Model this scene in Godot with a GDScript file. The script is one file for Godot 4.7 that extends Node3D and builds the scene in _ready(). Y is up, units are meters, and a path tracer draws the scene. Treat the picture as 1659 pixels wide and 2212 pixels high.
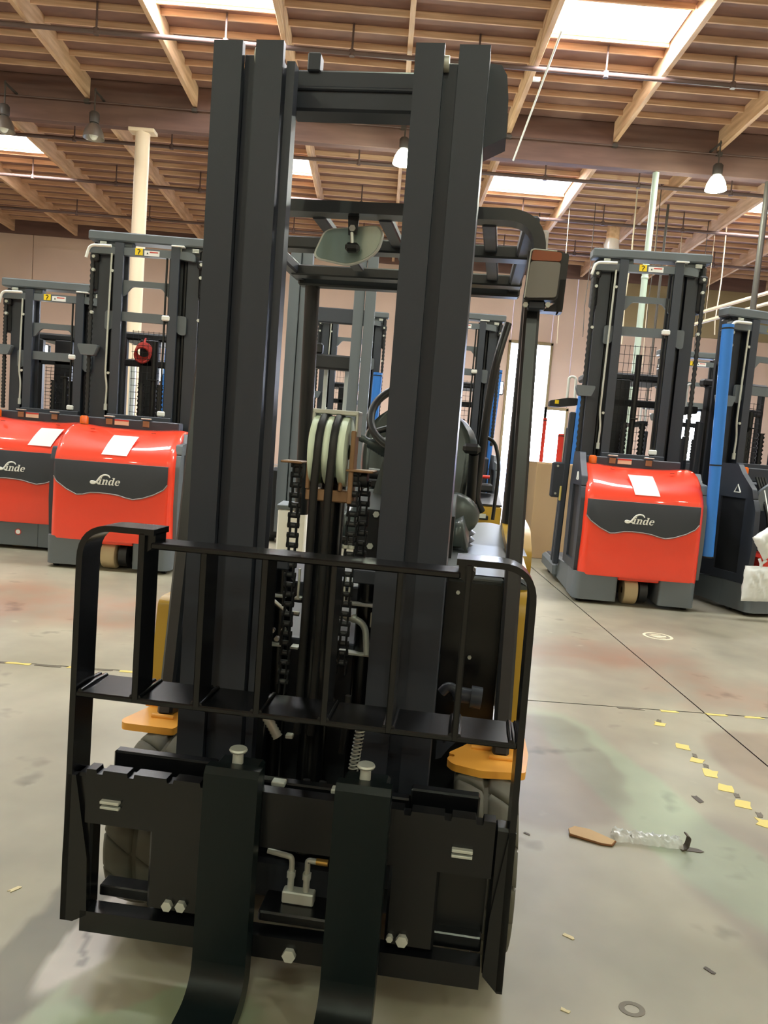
extends Node3D

var M := {}
var taken := {}
var rng := RandomNumberGenerator.new()

# ---------------------------------------------------------------- helpers: nodes
func numbered(called: String) -> String:
	var n: int = taken.get(called, 0)
	taken[called] = n + 1
	return called if n == 0 else "%s_%03d" % [called, n]

func tag(o: Node, label := "", category := "", group := "", kind := "") -> Node:
	if label: o.set_meta("label", label)
	if category: o.set_meta("category", category)
	if group: o.set_meta("group", group)
	if kind: o.set_meta("kind", kind)
	return o

func thing(called: String, label: String, category: String, at := Vector3.ZERO, turn := 0.0, group := "") -> Node3D:
	var o := Node3D.new()
	o.name = numbered(called)
	add_child(o)
	o.position = at
	o.rotation_degrees.y = turn
	tag(o, label, category, group)
	return o

func structure(called: String) -> Node3D:
	var o := Node3D.new()
	o.name = numbered(called)
	add_child(o)
	o.set_meta("kind", "structure")
	return o

func obj(called: String, s: SurfaceTool, m: Material, parent: Node, at := Vector3.ZERO) -> MeshInstance3D:
	var o := MeshInstance3D.new()
	o.mesh = s.commit()
	o.material_override = m
	o.name = numbered(called) if parent == self else called
	parent.add_child(o, true)
	o.position = at
	return o

func again(o: MeshInstance3D, parent: Node, xf: Transform3D) -> MeshInstance3D:
	var c := MeshInstance3D.new()
	c.mesh = o.mesh
	c.material_override = o.material_override
	c.name = o.name.rstrip("0123456789")
	parent.add_child(c, true)
	c.transform = xf
	return c

func mat(key: String, c: Color, rough := 0.6, metal := 0.0, spec := 0.5) -> StandardMaterial3D:
	var m := StandardMaterial3D.new()
	m.resource_name = key
	m.albedo_color = c
	m.roughness = rough
	m.metallic = metal
	m.metallic_specular = spec
	M[key] = m
	return m

func rgb8(r: int, g: int, b: int) -> Color:
	return Color8(r, g, b)

# ---------------------------------------------------------------- helpers: shapes
func S() -> SurfaceTool:
	var s := SurfaceTool.new()
	s.begin(Mesh.PRIMITIVE_TRIANGLES)
	return s

func v3(s: SurfaceTool, p: Vector3, n: Vector3) -> void:
	s.set_normal(n)
	s.add_vertex(p)

func tri(s: SurfaceTool, a: Vector3, b: Vector3, c: Vector3, n: Vector3) -> void:
	if (b - a).cross(c - a).dot(n) > 0.0:
		v3(s, a, n); v3(s, c, n); v3(s, b, n)
	else:
		v3(s, a, n); v3(s, b, n); v3(s, c, n)

func quad(s: SurfaceTool, a: Vector3, b: Vector3, c: Vector3, d: Vector3, n: Vector3) -> void:
	tri(s, a, b, c, n)
	tri(s, a, c, d, n)

func quadn(s: SurfaceTool, a: Vector3, b: Vector3, c: Vector3, d: Vector3, na: Vector3, nb: Vector3, nc: Vector3, nd: Vector3) -> void:
	var flip := (b - a).cross(c - a).dot(na + nb + nc) > 0.0
	if (b - a).cross(c - a).length_squared() > 1e-16:
		if flip:
			v3(s, a, na); v3(s, c, nc); v3(s, b, nb)
		else:
			v3(s, a, na); v3(s, b, nb); v3(s, c, nc)
	if (c - a).cross(d - a).length_squared() > 1e-16:
		if flip:
			v3(s, a, na); v3(s, d, nd); v3(s, c, nc)
		else:
			v3(s, a, na); v3(s, c, nc); v3(s, d, nd)

# box with bevelled edges, by centre and size
func bx(s: SurfaceTool, c: Vector3, size: Vector3, bev := 0.0, B := Basis.IDENTITY) -> void:
	var h := size * 0.5
	var r: float = min(bev, min(h.x, min(h.y, h.z)) * 0.95)
	for ax in 3:
		var u := (ax + 1) % 3
		var w := (ax + 2) % 3
		for sg in [-1.0, 1.0]:
			var n := Vector3.ZERO
			n[ax] = sg
			var q: Array[Vector3] = []
			for k in [[-1, -1], [1, -1], [1, 1], [-1, 1]]:
				var p := Vector3.ZERO
				p[ax] = sg * h[ax]
				p[u] = k[0] * (h[u] - r)
				p[w] = k[1] * (h[w] - r)
				q.append(c + B * p)
			quad(s, q[0], q[1], q[2], q[3], B * n)
	if r <= 0.0:
		return
	for ax in 3:
		var u := (ax + 1) % 3
		var w := (ax + 2) % 3
		for su in [-1.0, 1.0]:
			for sw in [-1.0, 1.0]:
				var n := Vector3.ZERO
				n[u] = su
				n[w] = sw
				var q: Array[Vector3] = []
				for k in [[-1, 0], [1, 0], [1, 1], [-1, 1]]:
					var p := Vector3.ZERO
					p[ax] = k[0] * (h[ax] - r)
					p[u] = su * (h[u] - (r if k[1] == 1 else 0.0))
					p[w] = sw * (h[w] - (0.0 if k[1] == 1 else r))
					q.append(c + B * p)
				quad(s, q[0], q[1], q[2], q[3], B * n.normalized())
	for sx in [-1.0, 1.0]:
		for sy in [-1.0, 1.0]:
			for sz in [-1.0, 1.0]:
				var g := Vector3(sx, sy, sz)
				tri(s, c + B * (g * Vector3(h.x, h.y - r, h.z - r)), c + B * (g * Vector3(h.x - r, h.y, h.z - r)), c + B * (g * Vector3(h.x - r, h.y - r, h.z)), B * g.normalized())

# box between two corners
func bb(s: SurfaceTool, x0: float, x1: float, y0: float, y1: float, z0: float, z1: float, bev := 0.0) -> void:
	bx(s, Vector3(x0 + x1, y0 + y1, z0 + z1) * 0.5, Vector3(absf(x1 - x0), absf(y1 - y0), absf(z1 - z0)), bev)

func boxed(x0: float, x1: float, y0: float, y1: float, z0: float, z1: float, bev := 0.0) -> SurfaceTool:
	var s := S()
	bb(s, x0, x1, y0, y1, z0, z1, bev)
	return s

# square bar between two points
func beam(s: SurfaceTool, a: Vector3, b: Vector3, w: float, h: float, bev := 0.0) -> void:
	var d := (b - a).normalized()
	var up := Vector3.UP if absf(d.y) < 0.95 else Vector3.BACK
	var x := up.cross(d).normalized()
	bx(s, (a + b) * 0.5, Vector3(w, h, a.distance_to(b)), bev, Basis(x, d.cross(x), d))

# polygon in xy pushed along +z, then placed by xf; joints flatter than 35 degrees are shaded round
func prism(s: SurfaceTool, poly: PackedVector2Array, depth: float, xf := Transform3D.IDENTITY) -> void:
	var p := poly.duplicate()
	if Geometry2D.is_polygon_clockwise(p):
		p.reverse()
	var n := p.size()
	var B := xf.basis
	var idx := Geometry2D.triangulate_polygon(p)
	for i in range(0, idx.size(), 3):
		for cap in [[0.0, Vector3.FORWARD], [depth, Vector3.BACK]]:
			var q: Array[Vector3] = []
			for k in 3:
				var e := p[idx[i + k]]
				q.append(xf * Vector3(e.x, e.y, cap[0]))
			tri(s, q[0], q[1], q[2], (B * cap[1]).normalized())
	var en: Array[Vector2] = []
	for i in n:
		var e := (p[(i + 1) % n] - p[i]).normalized()
		en.append(Vector2(e.y, -e.x))
	for i in n:
		var a := p[i]
		var b := p[(i + 1) % n]
		if a.distance_to(b) < 1e-5:
			continue
		var na := en[i]
		var nb := en[i]
		if en[i].dot(en[(i + n - 1) % n]) > 0.82: na = (en[i] + en[(i + n - 1) % n]).normalized()
		if en[i].dot(en[(i + 1) % n]) > 0.82: nb = (en[i] + en[(i + 1) % n]).normalized()
		var wa := (B * Vector3(na.x, na.y, 0)).normalized()
		var wb := (B * Vector3(nb.x, nb.y, 0)).normalized()
		quadn(s, xf * Vector3(a.x, a.y, 0), xf * Vector3(b.x, b.y, 0), xf * Vector3(b.x, b.y, depth), xf * Vector3(a.x, a.y, depth), wa, wb, wb, wa)

func poly(a: Array) -> PackedVector2Array:
	var p := PackedVector2Array()
	for i in range(0, a.size(), 2):
		p.append(Vector2(a[i], a[i + 1]))
	return p

func pts(a: Array) -> PackedVector3Array:
	var p := PackedVector3Array()
	for i in range(0, a.size(), 3):
		p.append(Vector3(a[i], a[i + 1], a[i + 2]))
	return p

# polygon with its corners rounded off by radius r
func rounded(p: PackedVector2Array, r: float, k := 5) -> PackedVector2Array:
	var o := PackedVector2Array()
	var n := p.size()
	for i in n:
		var a := p[(i + n - 1) % n]
		var b := p[i]
		var c := p[(i + 1) % n]
		var d: float = min(r, min(a.distance_to(b), b.distance_to(c)) * 0.48)
		var u := b + (a - b).normalized() * d
		var w := b + (c - b).normalized() * d
		for j in k + 1:
			var t := float(j) / k
			o.append(u.lerp(b, t).lerp(b.lerp(w, t), t))
	return o

# flat bar of thickness t following a line in xy (a polygon for prism)
func strip(line: PackedVector2Array, t: float) -> PackedVector2Array:
	var l := PackedVector2Array()
	var r := PackedVector2Array()
	for i in line.size():
		var d0 := (line[i] - line[max(i - 1, 0)]).normalized()
		var d1 := (line[min(i + 1, line.size() - 1)] - line[i]).normalized()
		if i == 0: d0 = d1
		if i == line.size() - 1: d1 = d0
		var m := (d0 + d1).normalized()
		var nn: Vector2 = Vector2(-m.y, m.x) * (t * 0.5 / maxf(0.4, m.dot(d0)))
		l.append(line[i] + nn)
		r.append(line[i] - nn)
	r.reverse()
	l.append_array(r)
	return l

func soften(line: PackedVector3Array, r: float, k := 6) -> PackedVector3Array:
	var o := PackedVector3Array()
	o.append(line[0])
	for i in range(1, line.size() - 1):
		var a := line[i - 1]
		var b := line[i]
		var c := line[i + 1]
		var d: float = min(r, min(a.distance_to(b), b.distance_to(c)) * 0.48)
		var u := b + (a - b).normalized() * d
		var w := b + (c - b).normalized() * d
		for j in k + 1:
			var t := float(j) / k
			o.append(u.lerp(b, t).lerp(b.lerp(w, t), t))
	o.append(line[-1])
	return o

# round tube along a line; radii may vary by rad(i)
func tube(s: SurfaceTool, line: PackedVector3Array, r: float, n := 10, rads := PackedFloat32Array()) -> void:
	var x := Vector3.ZERO
	var rings: Array = []
	var norms: Array = []
	for i in line.size():
		var d := (line[min(i + 1, line.size() - 1)] - line[max(i - 1, 0)]).normalized()
		if x == Vector3.ZERO:
			x = d.cross(Vector3.UP if absf(d.y) < 0.9 else Vector3.RIGHT).normalized()
		x = (x - d * x.dot(d)).normalized()
		var y := d.cross(x)
		var ring := PackedVector3Array()
		var nr := PackedVector3Array()
		var rr := r if rads.is_empty() else rads[i]
		for k in n:
			var a := TAU * k / n
			var e := x * cos(a) + y * sin(a)
			nr.append(e)
			ring.append(line[i] + e * rr)
		rings.append(ring)
		norms.append(nr)
	for i in line.size() - 1:
		for k in n:
			var j := (k + 1) % n
			quadn(s, rings[i][k], rings[i][j], rings[i + 1][j], rings[i + 1][k], norms[i][k], norms[i][j], norms[i + 1][j], norms[i + 1][k])
	for e in [0, line.size() - 1]:
		var d := (line[0] - line[1]).normalized() if e == 0 else (line[-1] - line[-2]).normalized()
		for k in range(1, n - 1):
			tri(s, rings[e][0], rings[e][k], rings[e][k + 1], d)

func rod(s: SurfaceTool, a: Vector3, b: Vector3, r: float, n := 12) -> void:
	tube(s, PackedVector3Array([a, b]), r, n)

# profile of (radius, height) turned about the y axis of xf
func lathe(s: SurfaceTool, prof: PackedVector2Array, xf := Transform3D.IDENTITY, n := 24) -> void:
	var m := prof.size()
	var en: Array[Vector2] = []
	for i in m - 1:
		var e := (prof[i + 1] - prof[i]).normalized()
		en.append(Vector2(e.y, -e.x))
	for i in m - 1:
		var na := en[i]
		var nb := en[i]
		if i > 0 and en[i].dot(en[i - 1]) > 0.7: na = (en[i] + en[i - 1]).normalized()
		if i < m - 2 and en[i].dot(en[i + 1]) > 0.7: nb = (en[i] + en[i + 1]).normalized()
		for k in n:
			var a0 := TAU * k / n
			var a1 := TAU * (k + 1) / n
			var q: Array[Vector3] = []
			var w: Array[Vector3] = []
			for e in [[prof[i], na, a0], [prof[i], na, a1], [prof[i + 1], nb, a1], [prof[i + 1], nb, a0]]:
				q.append(xf * Vector3(e[0].x * cos(e[2]), e[0].y, e[0].x * sin(e[2])))
				w.append((xf.basis * Vector3(e[1].x * cos(e[2]), e[1].y, e[1].x * sin(e[2]))).normalized())
			quadn(s, q[0], q[1], q[2], q[3], w[0], w[1], w[2], w[3])

func xform(at: Vector3, e := Vector3.ZERO, sc := Vector3.ONE) -> Transform3D:
	return Transform3D(Basis.from_euler(e * PI / 180.0).scaled_local(sc), at)

const ALONG_X := Vector3(0, 0, -90)
const ALONG_Z := Vector3(90, 0, 0)

# smooth surface over a grid of points (rows of equal length); "toward" tells which side is outside
func grid(s: SurfaceTool, rows: Array, toward: Vector3) -> void:
	var nr := rows.size()
	var nc: int = rows[0].size()
	var N: Array = []
	for i in nr:
		var w := PackedVector3Array()
		for j in nc:
			var du: Vector3 = rows[i][min(j + 1, nc - 1)] - rows[i][max(j - 1, 0)]
			var dv: Vector3 = rows[min(i + 1, nr - 1)][j] - rows[max(i - 1, 0)][j]
			w.append(du.cross(dv).normalized())
		N.append(w)
	var mid: Vector3 = N[nr / 2][nc / 2]
	var f := -1.0 if mid.dot(toward) < 0.0 else 1.0
	for i in nr - 1:
		for j in nc - 1:
			quadn(s, rows[i][j], rows[i][j + 1], rows[i + 1][j + 1], rows[i + 1][j], f * N[i][j], f * N[i][j + 1], f * N[i + 1][j + 1], f * N[i + 1][j])

func ball(s: SurfaceTool, c: Vector3, r: Vector3, n := 14) -> void:
	var p := PackedVector2Array()
	for i in n / 2 + 1:
		var a := PI * i / (n / 2) - PI / 2
		p.append(Vector2(cos(a), sin(a)))
	p[0].x = 0.001
	p[-1].x = 0.001
	lathe(s, p, Transform3D(Basis.from_scale(r), c), n)

# shorthands that start a mesh of one piece
func Rd(a: Vector3, b: Vector3, r: float, n := 12) -> SurfaceTool:
	var s := S()
	rod(s, a, b, r, n)
	return s

func Tb(line: PackedVector3Array, r: float, n := 8) -> SurfaceTool:
	var s := S()
	tube(s, line, r, n)
	return s

func Bo(c: Vector3, d: Vector3, r := 0.01, h := 0.008) -> SurfaceTool:
	var s := S()
	bolt(s, c, d, r, h)
	return s

func Pr(p: PackedVector2Array, depth: float, xf := Transform3D.IDENTITY) -> SurfaceTool:
	var s := S()
	prism(s, p, depth, xf)
	return s

func objs(called: String, list: Array, m: Material, parent: Node) -> void:
	for s in list: obj(called, s, m, parent)

# bolt head with its axis along d
func bolt(s: SurfaceTool, c: Vector3, d: Vector3, r := 0.01, h := 0.008) -> void:
	tube(s, PackedVector3Array([c - d * 0.002, c + d * h]), r, 6)

# word as a mesh, slanted by k, centred
func word(text: String, font: String, height: float, depth: float, slant := 0.0, bold := true) -> SurfaceTool:
	var f := SystemFont.new()
	f.font_names = PackedStringArray([font])
	f.font_weight = 700 if bold else 400
	var t := TextMesh.new()
	t.text = text
	t.font = f
	t.font_size = 64
	t.pixel_size = height / 46.0
	t.depth = depth
	t.curve_step = 2.0
	var a := t.get_mesh_arrays()
	var vv: PackedVector3Array = a[Mesh.ARRAY_VERTEX]
	for i in vv.size():
		vv[i].x += vv[i].y * slant
	a[Mesh.ARRAY_VERTEX] = vv
	var am := ArrayMesh.new()
	am.add_surface_from_arrays(Mesh.PRIMITIVE_TRIANGLES, a)
	var s := S()
	s.append_from(am, 0, Transform3D.IDENTITY)
	return s

# ---------------------------------------------------------------- scene
const SKYLIGHT := 60.0
const LAMP := 9.0

func _ready() -> void:
	var cam := Camera3D.new()
	cam.name = "camera"
	cam.position = Vector3(0, 1.33, 0)
	cam.basis = Basis(Vector3.UP, deg_to_rad(-0.8)) * Basis(Vector3.RIGHT, deg_to_rad(-5.45)) * Basis(Vector3.BACK, deg_to_rad(4.46))
	cam.fov = 67.99
	cam.near = 0.05
	cam.far = 300.0
	cam.current = true
	add_child(cam)
	var we := WorldEnvironment.new()
	we.name = "world"
	var e := Environment.new()
	e.background_mode = Environment.BG_SKY
	var sky := Sky.new()
	var sm := ProceduralSkyMaterial.new()
	sm.sky_top_color = Color(0.55, 0.7, 0.95)
	sm.sky_horizon_color = Color(0.95, 0.97, 1.0)
	sm.ground_horizon_color = Color(0.8, 0.8, 0.8)
	sm.ground_bottom_color = Color(0.5, 0.5, 0.5)
	sm.sky_energy_multiplier = 6.0
	sm.ground_energy_multiplier = 3.0
	sky.sky_material = sm
	e.sky = sky
	e.tonemap_mode = Environment.TONE_MAPPER_LINEAR
	e.tonemap_exposure = 1.0
	e.sdfgi_enabled = true
	e.ssao_enabled = true
	e.ssil_enabled = true
	we.environment = e
	add_child(we)
	materials()
	build_floor()
	build_ceiling()
	build_walls()
	build_skylights()
	build_services()
	build_forklift()
	build_background()
	build_litter()

# ---------------------------------------------------------------- materials
func noise(freq: float, oct := 4, sd := 1, type := FastNoiseLite.TYPE_SIMPLEX_SMOOTH) -> FastNoiseLite:
	var n := FastNoiseLite.new()
	n.noise_type = type
	n.frequency = freq
	n.fractal_octaves = oct
	n.seed = sd
	return n

func ntex(freq: float, lo: Color, hi: Color, size := 512, oct := 4, sd := 1) -> NoiseTexture2D:
	var t := NoiseTexture2D.new()
	t.width = size
	t.height = size
	t.seamless = true
	t.noise = noise(freq, oct, sd)
	var g := Gradient.new()
	g.set_color(0, lo)
	g.set_color(1, hi)
	t.color_ramp = g
	return t

func tri_map(m: StandardMaterial3D, t: Texture2D, scale: Vector3) -> void:
	m.albedo_texture = t
	m.uv1_triplanar = true
	m.uv1_world_triplanar = true
	m.uv1_scale = scale

func materials() -> void:
	mat("black_paint", rgb8(11, 12, 15), 0.27, 0.0, 0.5)
	mat("mast_paint", rgb8(50, 54, 64), 0.4, 0.0, 0.4)
	mat("guard_paint", rgb8(34, 37, 41), 0.3)
	mat("fork_steel", rgb8(14, 23, 24), 0.32, 0.0, 0.36)
	mat("yellow_paint", rgb8(182, 144, 42), 0.4)
	mat("amber_plate", rgb8(238, 168, 66), 0.42)
	mat("grey_plastic", rgb8(76, 81, 83), 0.48)
	mat("vinyl", rgb8(66, 75, 76), 0.28)
	mat("dark_plastic", rgb8(26, 27, 30), 0.4)
	mat("rubber", rgb8(88, 85, 74), 0.85)
	mat("hose", rgb8(20, 20, 22), 0.5)
	mat("steel", rgb8(190, 188, 180), 0.32, 0.9)
	mat("zinc", rgb8(196, 198, 190), 0.45, 0.35)
	mat("brass", rgb8(190, 150, 80), 0.35, 0.8)
	mat("tan_bracket", rgb8(150, 115, 85), 0.5, 0.2)
	mat("nylon", rgb8(225, 240, 220), 0.45)
	mat("white", rgb8(240, 240, 236), 0.6)
	mat("paper", rgb8(246, 246, 246), 0.7)
	mat("truck_grey", rgb8(98, 105, 111), 0.5)
	mat("truck_dark", rgb8(52, 57, 68), 0.45)
	mat("truck_black", rgb8(30, 31, 35), 0.5)
	mat("band_grey", rgb8(56, 61, 70), 0.35)
	mat("rim_grey", rgb8(150, 140, 140), 0.4, 0.4)
	mat("tan_tread", rgb8(186, 165, 130), 0.6)
	mat("sticker_yellow", rgb8(250, 215, 30), 0.5)
	mat("red_print", rgb8(200, 60, 50), 0.6)
	mat("black_print", rgb8(15, 15, 15), 0.6)
	mat("blue_tube", rgb8(50, 125, 215), 0.5)
	mat("red_plastic", rgb8(215, 55, 40), 0.45)
	mat("pole_green", rgb8(170, 185, 172), 0.5)
	mat("column_beige", rgb8(226, 206, 178), 0.6)
	mat("pipe_paint", rgb8(94, 74, 70), 0.6)
	mat("wire", rgb8(205, 190, 165), 0.6)
	mat("steel_dark", rgb8(66, 60, 56), 0.5)
	mat("tape_yellow", rgb8(222, 202, 116), 0.6)
	mat("tape_black", rgb8(104, 96, 82), 0.6)
	mat("floor_print", rgb8(214, 204, 178), 0.6)
	mat("scrap_dark", rgb8(72, 62, 54), 0.6)
	mat("scrap_pale", rgb8(214, 200, 160), 0.7)
	mat("white_post", rgb8(215, 220, 218), 0.5)
	mat("joint_fill", rgb8(84, 76, 66), 0.9)
	mat("concrete_out", rgb8(205, 203, 198), 0.9)
	var r := mat("truck_red", rgb8(250, 62, 28), 0.42)
	r.clearcoat_enabled = true
	r.clearcoat = 1.0
	r.clearcoat_roughness = 0.04
	var am := mat("amber_lens", rgb8(240, 110, 20), 0.2)
	am.transparency = BaseMaterial3D.TRANSPARENCY_ALPHA
	am.albedo_color.a = 0.75
	var cl := mat("clear_lens", rgb8(225, 230, 230), 0.12)
	cl.transparency = BaseMaterial3D.TRANSPARENCY_ALPHA
	cl.albedo_color.a = 0.4
	mat("lens_grey", rgb8(128, 124, 120), 0.3)
	mat("lens_brown", rgb8(150, 78, 46), 0.3)
	var mir := mat("mirror_glass", rgb8(165, 182, 174), 0.1, 0.45)
	mir.metallic_specular = 0.6
	var film := mat("clear_film", rgb8(235, 238, 238), 0.18)
	film.transparency = BaseMaterial3D.TRANSPARENCY_ALPHA
	film.albedo_color.a = 0.45
	var bag := mat("bag_film", rgb8(236, 238, 240), 0.45)
	bag.backlight_enabled = true
	bag.backlight = Color(0.4, 0.4, 0.4)
	# timber
	var w := mat("timber", Color.WHITE, 0.75)
	tri_map(w, ntex(0.02, rgb8(186, 146, 112), rgb8(236, 200, 164), 512, 5, 3), Vector3(0.5, 0.5, 0.07))
	var ws := mat("timber_small", Color.WHITE, 0.75)
	tri_map(ws, ntex(0.02, rgb8(192, 152, 122), rgb8(234, 198, 164), 512, 5, 5), Vector3(0.06, 1.0, 1.0))
	var dk := mat("deck_board", Color.WHITE, 0.85)
	tri_map(dk, ntex(0.012, rgb8(122, 92, 84), rgb8(150, 114, 100), 512, 4, 7), Vector3(0.15, 0.15, 0.4))
	var gi := mat("girder_timber", Color.WHITE, 0.8)
	tri_map(gi, ntex(0.012, rgb8(98, 74, 68), rgb8(122, 93, 84), 512, 4, 9), Vector3(0.08, 0.6, 0.6))
	# painted concrete wall
	var wl := mat("wall_paint", Color.WHITE, 0.85)
	tri_map(wl, ntex(0.006, rgb8(200, 174, 160), rgb8(210, 184, 168), 512, 3, 11), Vector3(0.1, 0.1, 0.1))
	var wo := mat("wall_olive", Color.WHITE, 0.85)
	tri_map(wo, ntex(0.006, rgb8(138, 122, 92), rgb8(150, 132, 100), 512, 3, 12), Vector3(0.1, 0.1, 0.1))
	var cb := mat("cardboard", Color.WHITE, 0.8)
	tri_map(cb, ntex(0.01, rgb8(200, 168, 128), rgb8(208, 176, 138), 256, 3, 13), Vector3(0.4, 0.4, 0.4))
	mat("cardboard_edge", rgb8(128, 86, 52), 0.9)
	floor_material()

func blot(x: float, z: float, cx: float, cz: float, rx: float, rz: float) -> float:
	var d := sqrt(pow((x - cx) / rx, 2.0) + pow((z - cz) / rz, 2.0))
	return clampf(1.6 - d * 1.6, 0.0, 1.0)

# worn concrete: 12 m x 12 m, with its own stains and scuffs
func floor_material() -> void:
	var N := 1050
	var X0 := -6.0
	var Z0 := -10.0
	var SZ := 12.0
	var a := noise(0.004, 5, 21).get_image(N, N)
	var b := noise(0.03, 4, 22).get_image(N, N)
	var c := noise(0.012, 3, 23).get_image(N, N)
	var da := a.get_data()
	var db := b.get_data()
	var dc := c.get_data()
	var out := PackedByteArray()
	out.resize(N * N * 3)
	for j in N:
		var z := Z0 + SZ * (j + 0.5) / N
		for i in N:
			var x := X0 + SZ * (i + 0.5) / N
			var k := j * N + i
			var na := da[k] / 255.0 - 0.5
			var nb := db[k] / 255.0 - 0.5
			var nc := dc[k] / 255.0 - 0.5
			var v := 1.0 + na * 0.26 + nb * 0.12 + nc * 0.08
			var red := 1.0
			var grn := 1.0
			var blu := 1.0
			# rusty tyre traffic in front of the parked trucks
			var p := blot(x, z + nc * 0.7, -2.3, -5.2, 2.6, 0.8) + blot(x + nc * 0.5, z + nc * 0.5, 1.6, -4.95, 0.85, 0.55) + 0.7 * blot(x + nb * 0.3, z + nc * 0.4, 2.2, -4.3, 0.6, 0.4)
			p = clampf(p, 0.0, 1.0) * (0.75 + nb)
			grn -= 0.15 * p
			blu -= 0.19 * p
			v -= 0.05 * p
			# brown-grey worn area left of the tape, with a fairly sharp right-hand edge
			p = smoothstep(0.2, 0.45, blot(x + nc * 0.25, z + na * 0.8, 0.8, -3.15, 0.42, 0.75))
			v -= 0.13 * p
			grn -= 0.05 * p
			blu -= 0.05 * p
			p = smoothstep(0.15, 0.5, blot(x + na * 0.5, z + nc * 0.4, 1.6, -2.1, 0.6, 0.75))
			v -= 0.12 * p
			grn -= 0.02 * p
			p = smoothstep(0.2, 0.5, blot(x + na * 0.4, z + nc * 0.3, 2.1, -3.3, 0.45, 0.55))
			v -= 0.1 * p
			grn -= 0.06 * p
			blu -= 0.08 * p
			# greenish mopped strip between them
			p = smoothstep(0.1, 0.5, blot(x + nc * 0.15, z, 1.12 + 0.2 * (z + 3.0), -2.9, 0.24, 1.1) + blot(x, z + nb * 0.2, -0.42, -1.6, 0.32, 0.1))
			red -= 0.07 * p
			grn += 0.03 * p
			blu -= 0.01 * p
			v += 0.05 * p
			# chalky patch by the front left corner of the carriage, damp ring round it
			var e := blot(x + nc * 0.07 + nb * 0.05, z + nb * 0.08, -0.63 - 0.12 * (z + 1.9), -1.88, 0.085, 0.3)
			var ring := blot(x + nc * 0.1 + nb * 0.05, z + nb * 0.1, -0.71, -1.84, 0.13, 0.32)
			e = smoothstep(0.15, 0.45, e)
			v -= 0.26 * smoothstep(0.05, 0.3, ring) * (1.0 - e)
			v += 0.22 * e * (0.8 + nb)
			blu += 0.09 * e
			# dark flecks and pale spatters
			if nb > 0.24 and na > -0.1: v -= (nb - 0.24) * 1.6
			if nb < -0.36 and nc > 0.0: v += (-0.36 - nb) * 2.0
			# hairline cracks near the joint crossing
			if absf(x + 0.64 + nb * 0.1 - (z + 1.85) * 0.2) < 0.007 and z > -1.95 and z < -1.74: v -= 0.25
			out[k * 3] = clampi(int(150.0 * v * red), 0, 255)
			out[k * 3 + 1] = clampi(int(144.0 * v * grn), 0, 255)
			out[k * 3 + 2] = clampi(int(126.0 * v * blu), 0, 255)
	var im := Image.create_from_data(N, N, false, Image.FORMAT_RGB8, out)
	var m := mat("concrete_floor", Color.WHITE, 0.5)
	m.albedo_texture = ImageTexture.create_from_image(im)
	m.texture_repeat = true
	m.uv1_scale = Vector3(1, 1, 1)
	m.roughness_texture = ntex(0.008, Color(0.32, 0.32, 0.32), Color(0.62, 0.62, 0.62), 512, 4, 31)
	m.roughness = 1.0
	M["concrete_floor"] = m

func floor_uv(s: SurfaceTool, x0: float, x1: float, z0: float, z1: float, top: float, deep: float) -> void:
	var c := [Vector2(x0, z0), Vector2(x1, z0), Vector2(x1, z1), Vector2(x0, z1)]
	for k in [0, 1, 2, 0, 2, 3]:
		s.set_normal(Vector3.UP)
		s.set_uv(Vector2((c[k].x + 6.0) / 12.0, (c[k].y + 10.0) / 12.0))
		s.add_vertex(Vector3(c[k].x, top, c[k].y))
	for k in 4:
		var a: Vector2 = c[k]
		var b: Vector2 = c[(k + 1) % 4]
		var n := Vector3((b - a).y, 0, -(b - a).x).normalized()
		for q in [[a, top], [b, top], [b, deep], [a, top], [b, deep], [a, deep]]:
			s.set_normal(n)
			s.set_uv(Vector2((q[0].x + 6.0) / 12.0, (q[0].y + 10.0) / 12.0))
			s.add_vertex(Vector3(q[0].x, q[1], q[0].y))

# ---------------------------------------------------------------- the building
func roof_y(z: float) -> float:                       # underside of the purlins; the roof falls gently away
	return 9.184 + 0.03134 * z

const PURLIN_X := [-19.6, -17.16, -14.72, -12.3, -9.86, -7.3, -4.82, -2.38, 0.02, 2.47, 4.95, 7.4, 9.84, 12.28, 14.72, 17.16, 19.6]
const SKY_BAYS := [[-12.3, -9.86], [-4.82, -2.38], [2.47, 4.95], [9.84, 12.28]]
const SKY_ROWS := [-22.5, -14.45, -6.35]

func skylight_between(x: float, z: float) -> bool:
	for b in SKY_BAYS:
		if x > b[0] and x < b[1]:
			for r in SKY_ROWS:
				if absf(z - r) < 0.55: return true
	return false

func build_floor() -> void:
	var f := structure("floor")
	var xs := [-22.0, 1.862, 22.0]
	var zs := [-30.5, -9.95, -3.955, 14.0]
	for i in 2:
		for j in 3:
			var s := S()
			floor_uv(s, xs[i] + (0.004 if i > 0 else 0.0), xs[i + 1] - (0.004 if i < 1 else 0.0), zs[j] + (0.005 if j > 0 else 0.0), zs[j + 1] - (0.005 if j < 2 else 0.0), 0.0, -0.02)
			obj("slab", s, M.concrete_floor, f)
	obj("joint_bed", boxed(-22.2, 22.2, -0.2, -0.016, -30.7, 14.2), M.joint_fill, f)

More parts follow.
